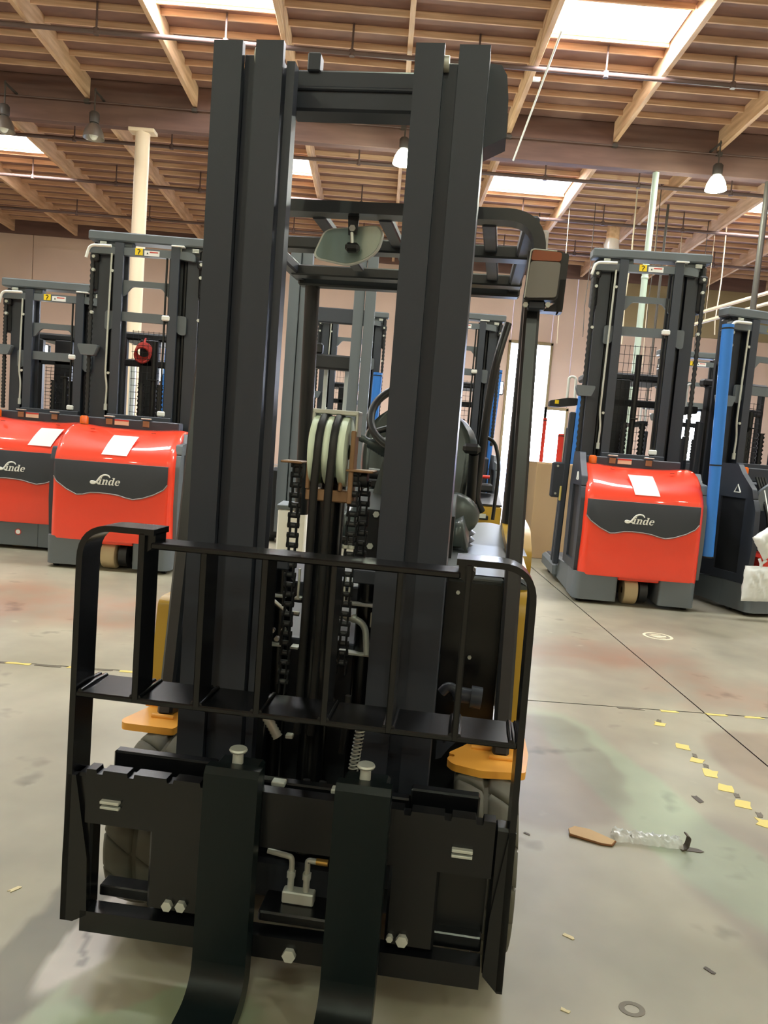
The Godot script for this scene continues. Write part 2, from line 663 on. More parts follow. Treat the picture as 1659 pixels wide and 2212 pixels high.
func build_ceiling() -> void:
	var c := structure("ceiling")
	var k := 0.03134
	var tilt := Basis(Vector3.RIGHT, -atan(k))
	var deck := S()
	bx(deck, Vector3(0, roof_y(-8.3) + 0.46 + 0.08, -8.3), Vector3(44.6, 0.16, 45.2), 0.0, tilt)
	obj("roof_deck", deck, M.deck_board, c)
	# purlins hang between the girders
	for x in PURLIN_X:
		for seg in [[-30.4, -18.66], [-18.4, -6.56], [-6.3, 14.0]]:
			var s := S()
			var zm: float = (seg[0] + seg[1]) * 0.5
			bx(s, Vector3(x, roof_y(zm) + 0.23, zm), Vector3(0.1, 0.46, seg[1] - seg[0]), 0.006, tilt)
			obj("purlin", s, M.timber, c)
	for z in [-18.53, -6.43]:
		var s := S()
		bb(s, -21.9, 21.9, roof_y(z) - 0.54, roof_y(z) + 0.46, z - 0.12, z + 0.12, 0.01)
		obj("girder", s, M.girder_timber, c)
	var far := S()
	var unit := boxed(-1.17, 1.17, -0.0625, 0.0625, -0.02, 0.02, 0.004)
	var first: MeshInstance3D = null
	var z := -30.0
	while z < 13.8:
		if absf(z + 18.53) > 0.3 and absf(z + 6.43) > 0.3:
			for i in PURLIN_X.size() - 1:
				var xm: float = (PURLIN_X[i] + PURLIN_X[i + 1]) * 0.5
				if skylight_between(xm, z): continue
				var y := roof_y(z) + 0.46 - 0.0625
				var wide: float = PURLIN_X[i + 1] - PURLIN_X[i] - 0.1
				var xf := Transform3D(tilt.scaled_local(Vector3(wide / 2.34, 1, 1)), Vector3(xm, y, z))
				var seen := absf(xm) < absf(z) * 0.58 + 0.6 and z < -10.5 and absf(xm) < 11.0
				if seen:
					if first == null:
						first = obj("sub_purlin", unit, M.timber_small, c)
						first.transform = xf
					else:
						again(first, c, xf)
				else:
					bx(far, Vector3(xm, y, z), Vector3(wide, 0.125, 0.04), 0.0, tilt)
		z += 0.61
	var fo := obj("sub_purlins_beyond", far, M.timber_small, c)
	fo.set_meta("kind", "stuff")
	# ledger along the back wall
	obj("ledger", boxed(-22, 22, roof_y(-30.4) - 0.08, roof_y(-30.4) + 0.44, -30.5, -30.38), M.girder_timber, c)

func build_walls() -> void:
	var w := structure("wall_back")
	var top := 8.75
	for p in [[-22.0, -14.0, 0.0], [-14.0, -7.4, 0.0], [-7.4, -1.2, 0.0], [-1.2, 4.9, 0.0], [4.9, 6.5, 5.5], [6.5, 7.35, 3.05], [7.35, 11.75, 0.0], [11.75, 13.6, 3.5], [13.6, 22.0, 0.0]]:
		obj("panel", boxed(p[0] + 0.012, p[1] - 0.012, p[2], top, -30.7, -30.5, 0.012), M.wall_paint, w)
	obj("joint_backing", boxed(-22, 4.88, 0, top, -30.82, -30.7), M.wall_paint, w)
	obj("olive_band", boxed(8.2, 22.0, 6.3, 8.2, -30.5, -30.44), M.wall_olive, w)
	for e in [["wall_left", -22.3, -22.0], ["wall_right", 22.0, 22.3]]:
		tag(obj(e[0], boxed(e[1], e[2], 0, 10.3, -30.9, 14.3), M.wall_paint, self), "", "", "", "structure")
	tag(obj("wall_front", boxed(-22.3, 22.3, 0, 10.3, 14.0, 14.3), M.wall_paint, self), "", "", "", "structure")
	for e in [["door_1", 4.9, 6.5, 5.5], ["door_2", 11.75, 13.6, 3.5], ["door_3", 6.56, 7.35, 3.0]]:
		var d := structure(e[0])
		var s := S()
		bb(s, e[1] - 0.08, e[1] + 0.02, 0, e[3] + 0.1, -30.52, -30.4, 0.01)
		bb(s, e[2] - 0.02, e[2] + 0.08, 0, e[3] + 0.1, -30.52, -30.4, 0.01)
		bb(s, e[1] - 0.08, e[2] + 0.08, e[3], e[3] + 0.12, -30.52, -30.4, 0.01)
		obj("door_frame", s, M.wall_olive, d)
	tag(obj("ground", boxed(-60, 60, -0.3, -0.05, -120, -30.8), M.concrete_out, self), "", "", "", "structure")

func build_skylights() -> void:
	var n := 1
	var dif := mat("skylight_pane", rgb8(250, 248, 244), 0.6)
	dif.emission_enabled = true
	dif.emission = Color(1.0, 0.97, 0.95)
	dif.emission_energy_multiplier = 3.0
	for r in SKY_ROWS:
		for b in SKY_BAYS:
			var w := Node3D.new()
			w.name = "window_%d" % n
			n += 1
			add_child(w)
			w.set_meta("kind", "structure")
			var xm: float = (b[0] + b[1]) * 0.5
			w.position = Vector3(xm, roof_y(r) + 0.43, r)
			w.rotation.x = -atan(0.03134)
			obj("skylight_pane", boxed(-1.15, 1.15, 0.0, 0.02, -0.57, 0.57), dif, w)
			var s := S()
			bb(s, -1.17, 1.17, -0.07, 0.03, -0.61, -0.575)
			bb(s, -1.17, 1.17, -0.07, 0.03, 0.575, 0.61)
			obj("curb", s, M.timber_small, w)
			var l := AreaLight3D.new()
			l.name = "skylight_light"
			l.area_size = Vector2(2.2, 1.1)
			l.rotation_degrees.x = -90
			l.position.y = -0.02
			l.light_color = Color(0.97, 0.985, 1.0)
			l.light_energy = SKYLIGHT
			l.shadow_enabled = true
			l.area_range = 60.0
			l.area_attenuation = 2.0
			w.add_child(l)

# ---------------------------------------------------------------- pipes, lamps, posts
func build_services() -> void:
	# sprinkler mains run across the bays, hung on short rods
	var rows := [[-15.3, "nearest sprinkler pipe, in front of the dark girder, pale beside the skylight"], [-20.6, "first sprinkler pipe behind the dark girder"], [-23.75, "second sprinkler pipe behind the dark girder, under the far skylights"], [-27.1, "sprinkler pipe nearest the back wall"]]
	for r in rows:
		var z: float = r[0]
		var y := roof_y(z) - 0.09
		var t := thing("sprinkler_pipe", r[1], "pipe", Vector3(0, 0, 0))
		var s := S()
		rod(s, Vector3(-21, y, z), Vector3(21, y, z), 0.045, 10)
		obj("pipe", s, M.pipe_paint, t)
		for i in PURLIN_X.size() - 1:
			var xm: float = (PURLIN_X[i] + PURLIN_X[i + 1]) * 0.5 + 0.1
			if absf(xm) > 13.0: continue
			var h := S()
			rod(h, Vector3(xm, y, z), Vector3(xm, y + 0.54, z), 0.02, 8)
			rod(h, Vector3(xm, y - 0.06, z), Vector3(xm, y + 0.06, z), 0.055, 8)
			obj("sprig", h, M.pipe_paint, t)
	var g := thing("conduit", "thin conduit running along the face of the dark girder", "conduit")
	var s := S()
	rod(s, Vector3(-21, 8.52, -18.33), Vector3(21, 8.52, -18.33), 0.018, 8)
	obj("tube", s, M.pipe_paint, g)
	for x in PURLIN_X:
		obj("clip", boxed(x - 0.06, x + 0.06, 8.49, 8.56, -18.42, -18.31), M.steel_dark, g)
	var cd := thing("conduit", "pale straight conduit running lengthwise beside the right skylights", "conduit")
	s = S()
	rod(s, Vector3(2.66, roof_y(-14.1) - 0.02, -14.1), Vector3(2.62, roof_y(-18.3) - 0.6, -18.35), 0.022, 8)
	obj("tube", s, M.white, cd)
	s = S()
	bb(s, 2.5, 2.64, roof_y(-15.8) - 0.07, roof_y(-15.8), -15.83, -15.77)
	obj("clip", s, M.white, cd)
	# high bay lamps
	lamp(Vector3(0.06, 0, -17.85), true, "lit high bay lamp in the gap between the two forklift masts")
	lamp(Vector3(7.2, 0, -17.85), true, "lit high bay lamp near the right edge under the girder")
	lamp(Vector3(-6.92, 0, -17.85), false, "unlit bell-shaped high bay lamp left of the beige column")
	lamp(Vector3(-8.93, 0, -17.85), false, "unlit high bay lamp cut by the left edge of the picture")
	# the rows overhead and behind the viewer, seen only as glints on the red hoods
	var side := ["far left", "left", "middle", "right", "far right"]
	for r in [[-5.9, "overhead"], [4.5, "behind the viewer"], [10.5, "behind that"]]:
		for i in 5: lamp(Vector3(-14.2 + 7.1 * i, 0, r[0]), true, "lit high bay lamp outside the picture, %s in the row %s" % [side[i], r[1]])
	# posts under the girder
	var col := thing("column", "round beige steel column under the girder on the left", "column", Vector3(-6.04, 0, -18.53))
	s = S()
	rod(s, Vector3(0, 0.03, 0), Vector3(0, 8.0, 0), 0.165, 24)
	obj("shaft", s, M.column_beige, col)
	obj("cap_plate", boxed(-0.3, 0.3, 7.98, 8.063, -0.16, 0.16, 0.01), M.column_beige, col)
	obj("saddle", boxed(-0.32, 0.32, 8.065, 8.32, 0.125, 0.14), M.girder_timber, col)
	obj("base_plate", boxed(-0.3, 0.3, 0.0, 0.03, -0.3, 0.3, 0.005), M.column_beige, col)
	col = thing("pole", "slim pale green steel pole behind the right red truck mast", "pole", Vector3(6.03, 0, -18.53))
	s = S()
	rod(s, Vector3(0, 0.02, 0), Vector3(0, 8.063, 0), 0.075, 16)
	obj("shaft", s, M.pole_green, col)
	s = S()
	lathe(s, poly([0.13, 0, 0.13, 0.02, 0.09, 0.04, 0.001, 0.04]))
	obj("base_plate", s, M.pole_green, col)
	s = S()
	for y in [1.9, 4.4, 5.6]: lathe(s, poly([0.076, y, 0.086, y + 0.01, 0.086, y + 0.06, 0.076, y + 0.07]))
	obj("collar", s, M.pole_green, col)
	for e in [[8.7, -18.53, "dark steel pole towards the right edge above the fourth truck", 0.07], [7.6, -22.0, "thin dark pole hung with wires behind the right trucks", 0.035]]:
		var t := thing("pole", e[2], "pole", Vector3(e[0], 0, e[1]))
		s = S()
		var y1: float = 8.063 if e[1] > -19.0 else roof_y(e[1])
		rod(s, Vector3(0, 0.02, 0), Vector3(0, y1, 0), e[3], 12)
		obj("shaft", s, M.steel_dark, t)
		obj("base_plate", boxed(-0.12, 0.12, 0, 0.02, -0.12, 0.12), M.steel_dark, t)
	# a pipe bundle wrapped in film behind the right truck
	var wr := thing("wrapped_post", "round post wrapped in crinkled clear film behind the right truck mast", "post", Vector3(6.75, 0, -24.2))
	s = S()
	rod(s, Vector3(0, 0, 0), Vector3(0, roof_y(-24.2), 0), 0.2, 16)
	obj("shaft", s, M.timber, wr)
	s = S()
	var ln := PackedVector3Array()
	var rd := PackedFloat32Array()
	rng.seed = 5
	for i in 40:
		ln.append(Vector3(rng.randf_range(-0.02, 0.02), 1.0 + i * 0.18, rng.randf_range(-0.02, 0.02)))
		rd.append(rng.randf_range(0.21, 0.27))
	tube(s, ln, 0.2, 11, rd)
	obj("film_wrap", s, M.clear_film, wr)
	# wires hanging from the roof on the right
	rng.seed = 77
	var nth := ["first", "second", "third", "fourth", "fifth", "sixth", "seventh", "eighth", "ninth", "tenth", "eleventh", "twelfth", "thirteenth", "last"]
	for i in 14:
		var x := 4.6 + i * 0.62 + rng.randf_range(-0.2, 0.2)
		var z := rng.randf_range(-26.0, -20.5)
		var low := rng.randf_range(3.6, 5.4)
		s = S()
		tube(s, PackedVector3Array([Vector3(x, roof_y(z) + 0.47, z), Vector3(x + 0.03, 7.0, z), Vector3(x - 0.02, 5.8, z), Vector3(x + 0.02, low, z)]), 0.011 if i % 3 else 0.02, 6)
		tag(obj("hanging_wire", s, M.wire if i % 2 else M.steel_dark, self), "thin wire hanging from the roof on the right, the %s counted from the left" % nth[i], "wire", "wires hanging behind the right trucks")
	# pale cable trays crossing behind the right truck
	for e in [[0.0, "upper pale cable tray rising to the right behind the right trucks"], [-0.32, "lower pale cable tray rising to the right behind the right trucks"]]:
		s = S()
		var a := Vector3(9.6, 6.0 + e[0], -24.5)
		var b := Vector3(12.6, 7.0 + e[0], -21.5)
		beam(s, a, b, 0.16, 0.07, 0.01)
		var tr := thing("cable_tray", e[1], "cable tray")
		obj("tray", s, M.column_beige, tr)
		s = S()
		for t in [0.1, 0.9]:
			var p := a.lerp(b, t)
			rod(s, p, Vector3(p.x, roof_y(p.z) + 0.47, p.z), 0.012, 6)
		obj("hanger", s, M.wire, tr)

func lamp(at: Vector3, lit: bool, label: String) -> void:
	var y0 := roof_y(at.z)
	var t := thing("high_bay_lamp", label, "lamp", Vector3(at.x, y0 - 0.95, at.z))
	var s := S()
	rod(s, Vector3(0, 0.42, 0), Vector3(0, 0.95, 0), 0.018, 8)
	bb(s, -0.02, 0.02, 0.88, 0.92, -0.56 if at.z < 0.0 else -0.02, 0.02)
	obj("hook", s, M.steel_dark, t)
	s = S()
	lathe(s, poly([0.001, 0.2, 0.1, 0.2, 0.11, 0.24, 0.11, 0.4, 0.08, 0.44, 0.001, 0.44]), Transform3D.IDENTITY, 20)
	obj("ballast", s, M.steel_dark, t)
	s = S()
	lathe(s, poly([0.23, -0.13, 0.235, -0.13, 0.2, 0.02, 0.13, 0.15, 0.07, 0.2]), Transform3D.IDENTITY, 28)
	lathe(s, poly([0.06, 0.19, 0.12, 0.14, 0.19, 0.02, 0.23, -0.13]), Transform3D.IDENTITY, 28)
	var rm: Material = M.steel
	if lit:
		if not M.has("lit_refractor"):
			var q := mat("lit_refractor", rgb8(250, 252, 240), 0.3)
			q.emission_enabled = true
			q.emission = Color(0.97, 1.0, 0.9)
			q.emission_energy_multiplier = 9.0
		rm = M.lit_refractor
	obj("reflector", s, rm, t)
	s = S()
	ball(s, Vector3(0, -0.03, 0), Vector3(0.1, 0.14, 0.1), 16)
	var bm: StandardMaterial3D = M.get("bulb_on" if lit else "bulb_off")
	if bm == null:
		bm = mat("bulb_on" if lit else "bulb_off", rgb8(250, 252, 240), 0.3)
		if lit:
			bm.emission_enabled = true
			bm.emission = Color(0.95, 1.0, 0.88)
			bm.emission_energy_multiplier = 60.0
	obj("bulb", s, bm, t)
	if lit:
		s = S()
		lathe(s, poly([0.001, -0.135, 0.225, -0.135, 0.225, -0.125, 0.001, -0.125]), Transform3D.IDENTITY, 28)
		var gm: StandardMaterial3D = M.get("lamp_cover")
		if gm == null:
			gm = mat("lamp_cover", rgb8(250, 252, 240), 0.3)
			gm.emission_enabled = true
			gm.emission = Color(0.95, 1.0, 0.88)
			gm.emission_energy_multiplier = 12.0
		obj("cover_lens", s, gm, t)
		var l := OmniLight3D.new()
		l.name = "lamp_light"
		l.position = Vector3(0, -0.25, 0)
		l.light_size = 0.15
		l.light_energy = LAMP
		l.light_color = Color(0.95, 1.0, 0.9)
		l.omni_range = 60.0
		l.omni_attenuation = 2.0
		l.shadow_enabled = true
		t.add_child(l)

# ---------------------------------------------------------------- the forklift in front
# its own axes: origin on the floor under the middle of the carriage face, x to the right, z towards the forks
func mirror_xf(xc: float) -> Transform3D:
	return Transform3D(Basis(Vector3(-1, 0, 0), Vector3(0, 1, 0), Vector3(0, 0, 1)), Vector3(2.0 * xc, 0, 0))

func build_forklift() -> void:
	var t := thing("forklift", "large black forklift with yellow fenders, forks lowered towards the viewer, filling the middle", "forklift", Vector3(-0.142, 0, -1.64), -7.2)
	forklift_backrest(t)
	forklift_carriage(t)
	forklift_mast(t)
	forklift_lift(t)
	forklift_body(t)
	forklift_guard(t)
	forklift_wheels(t)

func forklift_backrest(t: Node3D) -> void:
	var P: Material = M.black_paint
	var D := 0.085
	var zx := xform(Vector3(0, 0, -D))
	# left bent frame: outer leg, rounded corner, short top, inner leg
	var s := S()
	var ln := rounded_line([-0.524, 0.14, -0.518, 1.083, -0.345, 1.083], 0.075)
	prism(s, strip(ln, 0.014), D, zx)
	prism(s, poly([-0.531, 0.14, -0.531, 0.3, -0.525, 0.5, -0.505, 0.5, -0.47, 0.3, -0.466, 0.16, -0.5, 0.14]), 0.05, xform(Vector3(0, 0, -0.05)))
	var root := obj("load_backrest", s, P, t)
	s = S()
	prism(s, strip(rounded_line([0.505, 0.13, 0.497, 1.083, 0.33, 1.083], 0.075), 0.014), D, zx)
	prism(s, poly([0.513, 0.125, 0.51, 0.5, 0.496, 0.5, 0.47, 0.3, 0.466, 0.16, 0.5, 0.125]), 0.05, xform(Vector3(0, 0, -0.05)))
	obj("bent_bar", s, P, root)
	obj("top_bar", boxed(-0.352, 0.34, 1.046, 1.06, -D, 0, 0.003), P, root)
	obj("shelf_bar", boxed(-0.515, 0.494, 0.687, 0.7, -0.135, 0.0, 0.003), P, root)
	for e in [[-0.373, 1.08], [-0.228, 1.05], [-0.088, 1.05], [0.066, 1.05], [0.212, 1.05], [0.358, 1.08]]:
		var u := S()
		bb(u, e[0] - 0.007, e[0] + 0.007, 0.688, e[1], -D, 0.002, 0.003)
		obj("upright", u, P, root)
	objs("gusset", [Pr(poly([-0.345, 1.052, -0.345, 1.08, -0.365, 1.08, -0.38, 1.06, -0.372, 1.03]), 0.06, xform(Vector3(0, 0, -0.07))), Pr(poly([0.335, 1.052, 0.335, 1.08, 0.355, 1.08, 0.372, 1.06, 0.362, 1.03]), 0.06, xform(Vector3(0, 0, -0.07)))], P, root)
	for e in [-0.513, -0.373, -0.228, -0.088, 0.066, 0.212, 0.358, 0.488]:
		for k in [-0.008, 0.008]:
			obj("weld", Tb(PackedVector3Array([Vector3(e + k, 0.7, -0.13), Vector3(e + k * 1.1, 0.704, -0.07), Vector3(e + k, 0.701, -0.004)]), 0.006, 6), P, root)

func rounded_line(a: Array, r: float) -> PackedVector2Array:
	var p := poly(a)
	var o := PackedVector2Array([p[0]])
	for i in range(1, p.size() - 1):
		var u := p[i] + (p[i - 1] - p[i]).normalized() * r
		var w := p[i] + (p[i + 1] - p[i]).normalized() * r
		for j in 9:
			var q := j / 8.0
			o.append(u.lerp(p[i], q).lerp(p[i].lerp(w, q), q))
	o.append(p[-1])
	return o

func forklift_carriage(t: Node3D) -> void:
	var P: Material = M.black_paint
	var s := S()
	# upper bar with locking notches along its top edge
	var top := [-0.482, 0.385, 0.465, 0.385, 0.465, 0.516]
	var notch := [0.43, 0.36, 0.27, -0.2, -0.28, -0.375, -0.45]
	for n in notch:
		top.append_array([n + 0.009, 0.516, n + 0.007, 0.506, n - 0.007, 0.506, n - 0.009, 0.516])
	top.append_array([-0.482, 0.516])
	prism(s, poly(top), 0.034, xform(Vector3(0, 0, -0.04)))
	var root := obj("carriage", s, P, t)
	objs("bearing_bar", [boxed(-0.455, -0.2, 0.44, 0.531, -0.115, -0.085, 0.004), boxed(0.27, 0.43, 0.44, 0.531, -0.115, -0.085, 0.004), boxed(-0.2, 0.27, 0.42, 0.505, -0.115, -0.085, 0.004)], P, root)
	s = S()
	prism(s, poly([-0.482, 0.119, 0.46, 0.127, 0.46, 0.182, 0.33, 0.182, -0.3, 0.172, -0.482, 0.17]), 0.045, xform(Vector3(0, 0, -0.045)))
	obj("lower_bar", s, P, root)
	objs("lower_ledge", [boxed(-0.463, -0.2, 0.176, 0.204, -0.1, -0.055, 0.003), boxed(0.26, 0.46, 0.176, 0.212, -0.1, -0.055, 0.003)], P, root)
	for e in [[-0.53, -0.466, 0.16, 0.5], [0.465, 0.512, 0.15, 0.5], [-0.325, -0.195, 0.19, 0.39], [0.24, 0.352, 0.19, 0.39]]:
		s = boxed(e[0], e[1], e[2], e[3], -0.06, -0.012, 0.006)
		obj("side_plate", s, P, root)
	obj("back_plate", boxed(0.35, 0.465, 0.2, 0.4, -0.1, -0.085, 0.003), P, root)
	for e in [[-0.442, -0.396], [0.374, 0.42]]:
		objs("stop_lug", [boxed(e[0], e[1], 0.428, 0.434, -0.008, 0.004, 0.001), boxed(e[0], e[1], 0.441, 0.448, -0.008, 0.006, 0.001)], M.zinc, root)
	for e in [[-0.271, 0.21, 0.013], [-0.238, 0.213, 0.013], [0.253, 0.213, 0.008], [0.281, 0.211, 0.014], [0.028, 0.143, 0.016]]:
		s = S()
		bolt(s, Vector3(e[0], e[1], -0.012 if e[1] > 0.2 else 0.0), Vector3.BACK, e[2], 0.012)
		obj("bolt", s, M.zinc, root)
	# side shift cylinder and its fittings between the forks
	s = S()
	rod(s, Vector3(-0.3, 0.33, -0.16), Vector3(0.3, 0.33, -0.16), 0.03, 16)
	obj("shift_cylinder", s, M.black_paint, root)
	s = S()
	bb(s, -0.015, 0.062, 0.215, 0.245, -0.1, -0.07, 0.003)
	for x in [0.002, 0.04]:
		rod(s, Vector3(x, 0.245, -0.085), Vector3(x, 0.275, -0.085), 0.008, 8)
		rod(s, Vector3(x, 0.275, -0.085), Vector3(x, 0.29, -0.085), 0.011, 6)
		rod(s, Vector3(x, 0.29, -0.085), Vector3(x, 0.31, -0.085), 0.007, 8)
	tube(s, soften(pts([0.002, 0.31, -0.085, 0.0, 0.325, -0.085, -0.06, 0.33, -0.09]), 0.02), 0.007, 8)
	tube(s, soften(pts([0.04, 0.31, -0.085, 0.04, 0.322, -0.085, 0.062, 0.322, -0.085]), 0.012), 0.007, 8)
	obj("hydraulic_block", s, M.zinc, root)
	s = S()
	rod(s, Vector3(0.06, 0.322, -0.085), Vector3(0.088, 0.322, -0.085), 0.008, 10)
	obj("copper_fitting", s, M.brass, root)
	for x in [0.01, 0.05]: obj("hose", Tb(pts([x, 0.33, -0.11, x, 0.37, -0.1, x + 0.005, 0.5, -0.13]), 0.009), M.hose, root)
	obj("centre_plate", boxed(-0.06, 0.108, 0.19, 0.215, -0.12, -0.03, 0.004), P, root)
	objs("stop_plate", [boxed(-0.056, -0.024, 0.505, 0.516, -0.085, -0.06, 0.002), boxed(0.086, 0.106, 0.505, 0.516, -0.085, -0.06, 0.002)], M.zinc, root)
	# the two forks
	for e in [[-0.185, -0.061], [0.111, 0.233]]:
		var f := S()
		var prof := PackedVector2Array()
		for q in [[-0.003, 0.575], [0.03, 0.578], [0.042, 0.565], [0.046, 0.3], [0.05, 0.13]]: prof.append(Vector2(q[0], q[1]))
		for i in 7:
			var a := PI + (PI / 2) * i / 6.0
			prof.append(Vector2(0.12 + 0.07 * cos(a), 0.132 + 0.07 * sin(a)))
		for q in [[0.5, 0.056], [1.0, 0.044], [1.06, 0.04], [1.07, 0.034], [1.06, 0.028], [0.12, 0.022]]: prof.append(Vector2(q[0], q[1]))
		for i in 7:
			var a := PI * 1.5 - (PI / 2) * i / 6.0
			prof.append(Vector2(0.075 + 0.072 * cos(a), 0.094 + 0.072 * sin(a)))
		# profile (z, y) pushed along x
		prism(f, prof, e[1] - e[0], Transform3D(Basis(Vector3(0, 0, 1), Vector3(0, 1, 0), Vector3(1, 0, 0)), Vector3(e[0], 0, 0)))
		var fork := obj("fork", f, M.fork_steel, t)
		var p := S()
		var xm: float = (e[0] + e[1]) * 0.5 - 0.004
		lathe(p, poly([0.0005, 0.56, 0.013, 0.56, 0.012, 0.594, 0.019, 0.597, 0.021, 0.601, 0.019, 0.605, 0.0005, 0.606]), xform(Vector3(xm, 0, -0.02)), 18)
		obj("locking_pin", p, M.zinc, fork)
		obj("hook", boxed(e[0] + 0.01, e[1] - 0.01, 0.5, 0.57, -0.06, 0.01, 0.006), M.fork_steel, fork)

func forklift_mast(t: Node3D) -> void:
	var P: Material = M.mast_paint
	var xc := -0.03
	var up := Transform3D(Basis(Vector3(1, 0, 0), Vector3(0, 0, 1), Vector3(0, -1, 0)), Vector3.ZERO)   # polygon (x, z) pushed downwards from its height
	var outer := [-0.362, -0.25, -0.290, -0.25, -0.290, -0.27, -0.338, -0.274, -0.338, -0.39, -0.290, -0.394, -0.290, -0.412, -0.362, -0.412]
	var mid := [-0.256, -0.246, -0.188, -0.246, -0.188, -0.264, -0.213, -0.268, -0.213, -0.38, -0.188, -0.384, -0.188, -0.4, -0.256, -0.4, -0.256, -0.384, -0.234, -0.38, -0.234, -0.268, -0.256, -0.264]
	var inner := [-0.182, -0.262, -0.162, -0.262, -0.162, -0.3, -0.182, -0.3]
	var k := 0
	for e in [["outer_channel", outer, 2.255, 0.1], ["middle_channel", mid, 2.255, 0.12], ["inner_channel", inner, 2.215, 0.14]]:
		for side in 2:
			var pl := PackedVector2Array()
			for i in range(0, e[1].size(), 2):
				var x: float = e[1][i]
				if side == 1: x = 2 * xc - x
				pl.append(Vector2(x, e[1][i + 1]))
			var s := S()
			var xf := Transform3D(Basis(Vector3(1, 0, 0), Vector3(0, 0, 1), Vector3(0, -1, 0)), Vector3(0, e[2], 0))
			prism(s, pl, e[2] - e[3], xf)
			if side == 1 and k == 2:
				continue
			obj(e[0], s, P, t)
		k += 1
	# dark web filling seen between the flanges
	objs("roller_track", [boxed(-0.292, -0.25, 0.16, 2.235, -0.3, -0.276, 0.002), boxed(0.19, 0.234, 0.16, 2.225, -0.3, -0.276, 0.002)], P, t)
	objs("mast_roller", [Rd(Vector3(-0.265, 2.232, -0.285), Vector3(-0.25, 2.232, -0.285), 0.022, 16), Rd(Vector3(0.196, 2.22, -0.27), Vector3(0.208, 2.22, -0.27), 0.018, 16)], M.zinc, t)
	# cross members
	var s := S()
	bb(s, -0.2, 0.13, 2.148, 2.248, -0.45, -0.37, 0.006)
	bb(s, -0.19, 0.12, 2.195, 2.205, -0.375, -0.362, 0.003)
	obj("top_cross_member", s, P, t)
	obj("stop_tab", boxed(-0.157, -0.124, 2.24, 2.285, -0.4, -0.36, 0.003), P, t)
	objs("tie_plate", [Pr(poly([0.298, 2.262, 0.33, 2.258, 0.345, 2.235, 0.353, 2.18, 0.356, 2.09, 0.298, 2.06]), 0.09, xform(Vector3(0, 0, -0.44))), Pr(rounded(poly([-0.36, 2.232, -0.382, 2.228, -0.39, 2.19, -0.385, 2.15, -0.36, 2.14]), 0.015), 0.09, xform(Vector3(0, 0, -0.44)))], M.mast_paint, t)
	for e in [[0.86, 0.92], [0.72, 0.76], [0.2, 0.32]]:
		obj("cross_member", boxed(-0.34, 0.27, e[0], e[1], -0.46, -0.43, 0.004), P, t)
	obj("mast_foot", boxed(-0.36, 0.3, 0.07, 0.18, -0.42, -0.3, 0.01), P, t)
	# lift cylinders behind the channels
	for x in [-0.13, 0.07]:
		s = S()
		rod(s, Vector3(x - 0.02 if x < 0 else x + 0.02, 0.16, -0.44), Vector3(x - 0.02 if x < 0 else x + 0.02, 1.0, -0.44), 0.03, 16)
		obj("lift_cylinder", s, M.black_paint, t)

func chain(s: SurfaceTool, x: float, z: float, y0: float, y1: float) -> void:
	var y := y0
	var i := 0
	while y > y1:
		var w := 0.012 if i % 2 else 0.008
		for sx in [-1.0, 1.0]:
			bx(s, Vector3(x + sx * w, y, z), Vector3(0.004, 0.036, 0.018), 0.002)
		rod(s, Vector3(x - 0.015, y + 0.013, z), Vector3(x + 0.015, y + 0.013, z), 0.0075, 8)
		y -= 0.026
		i += 1

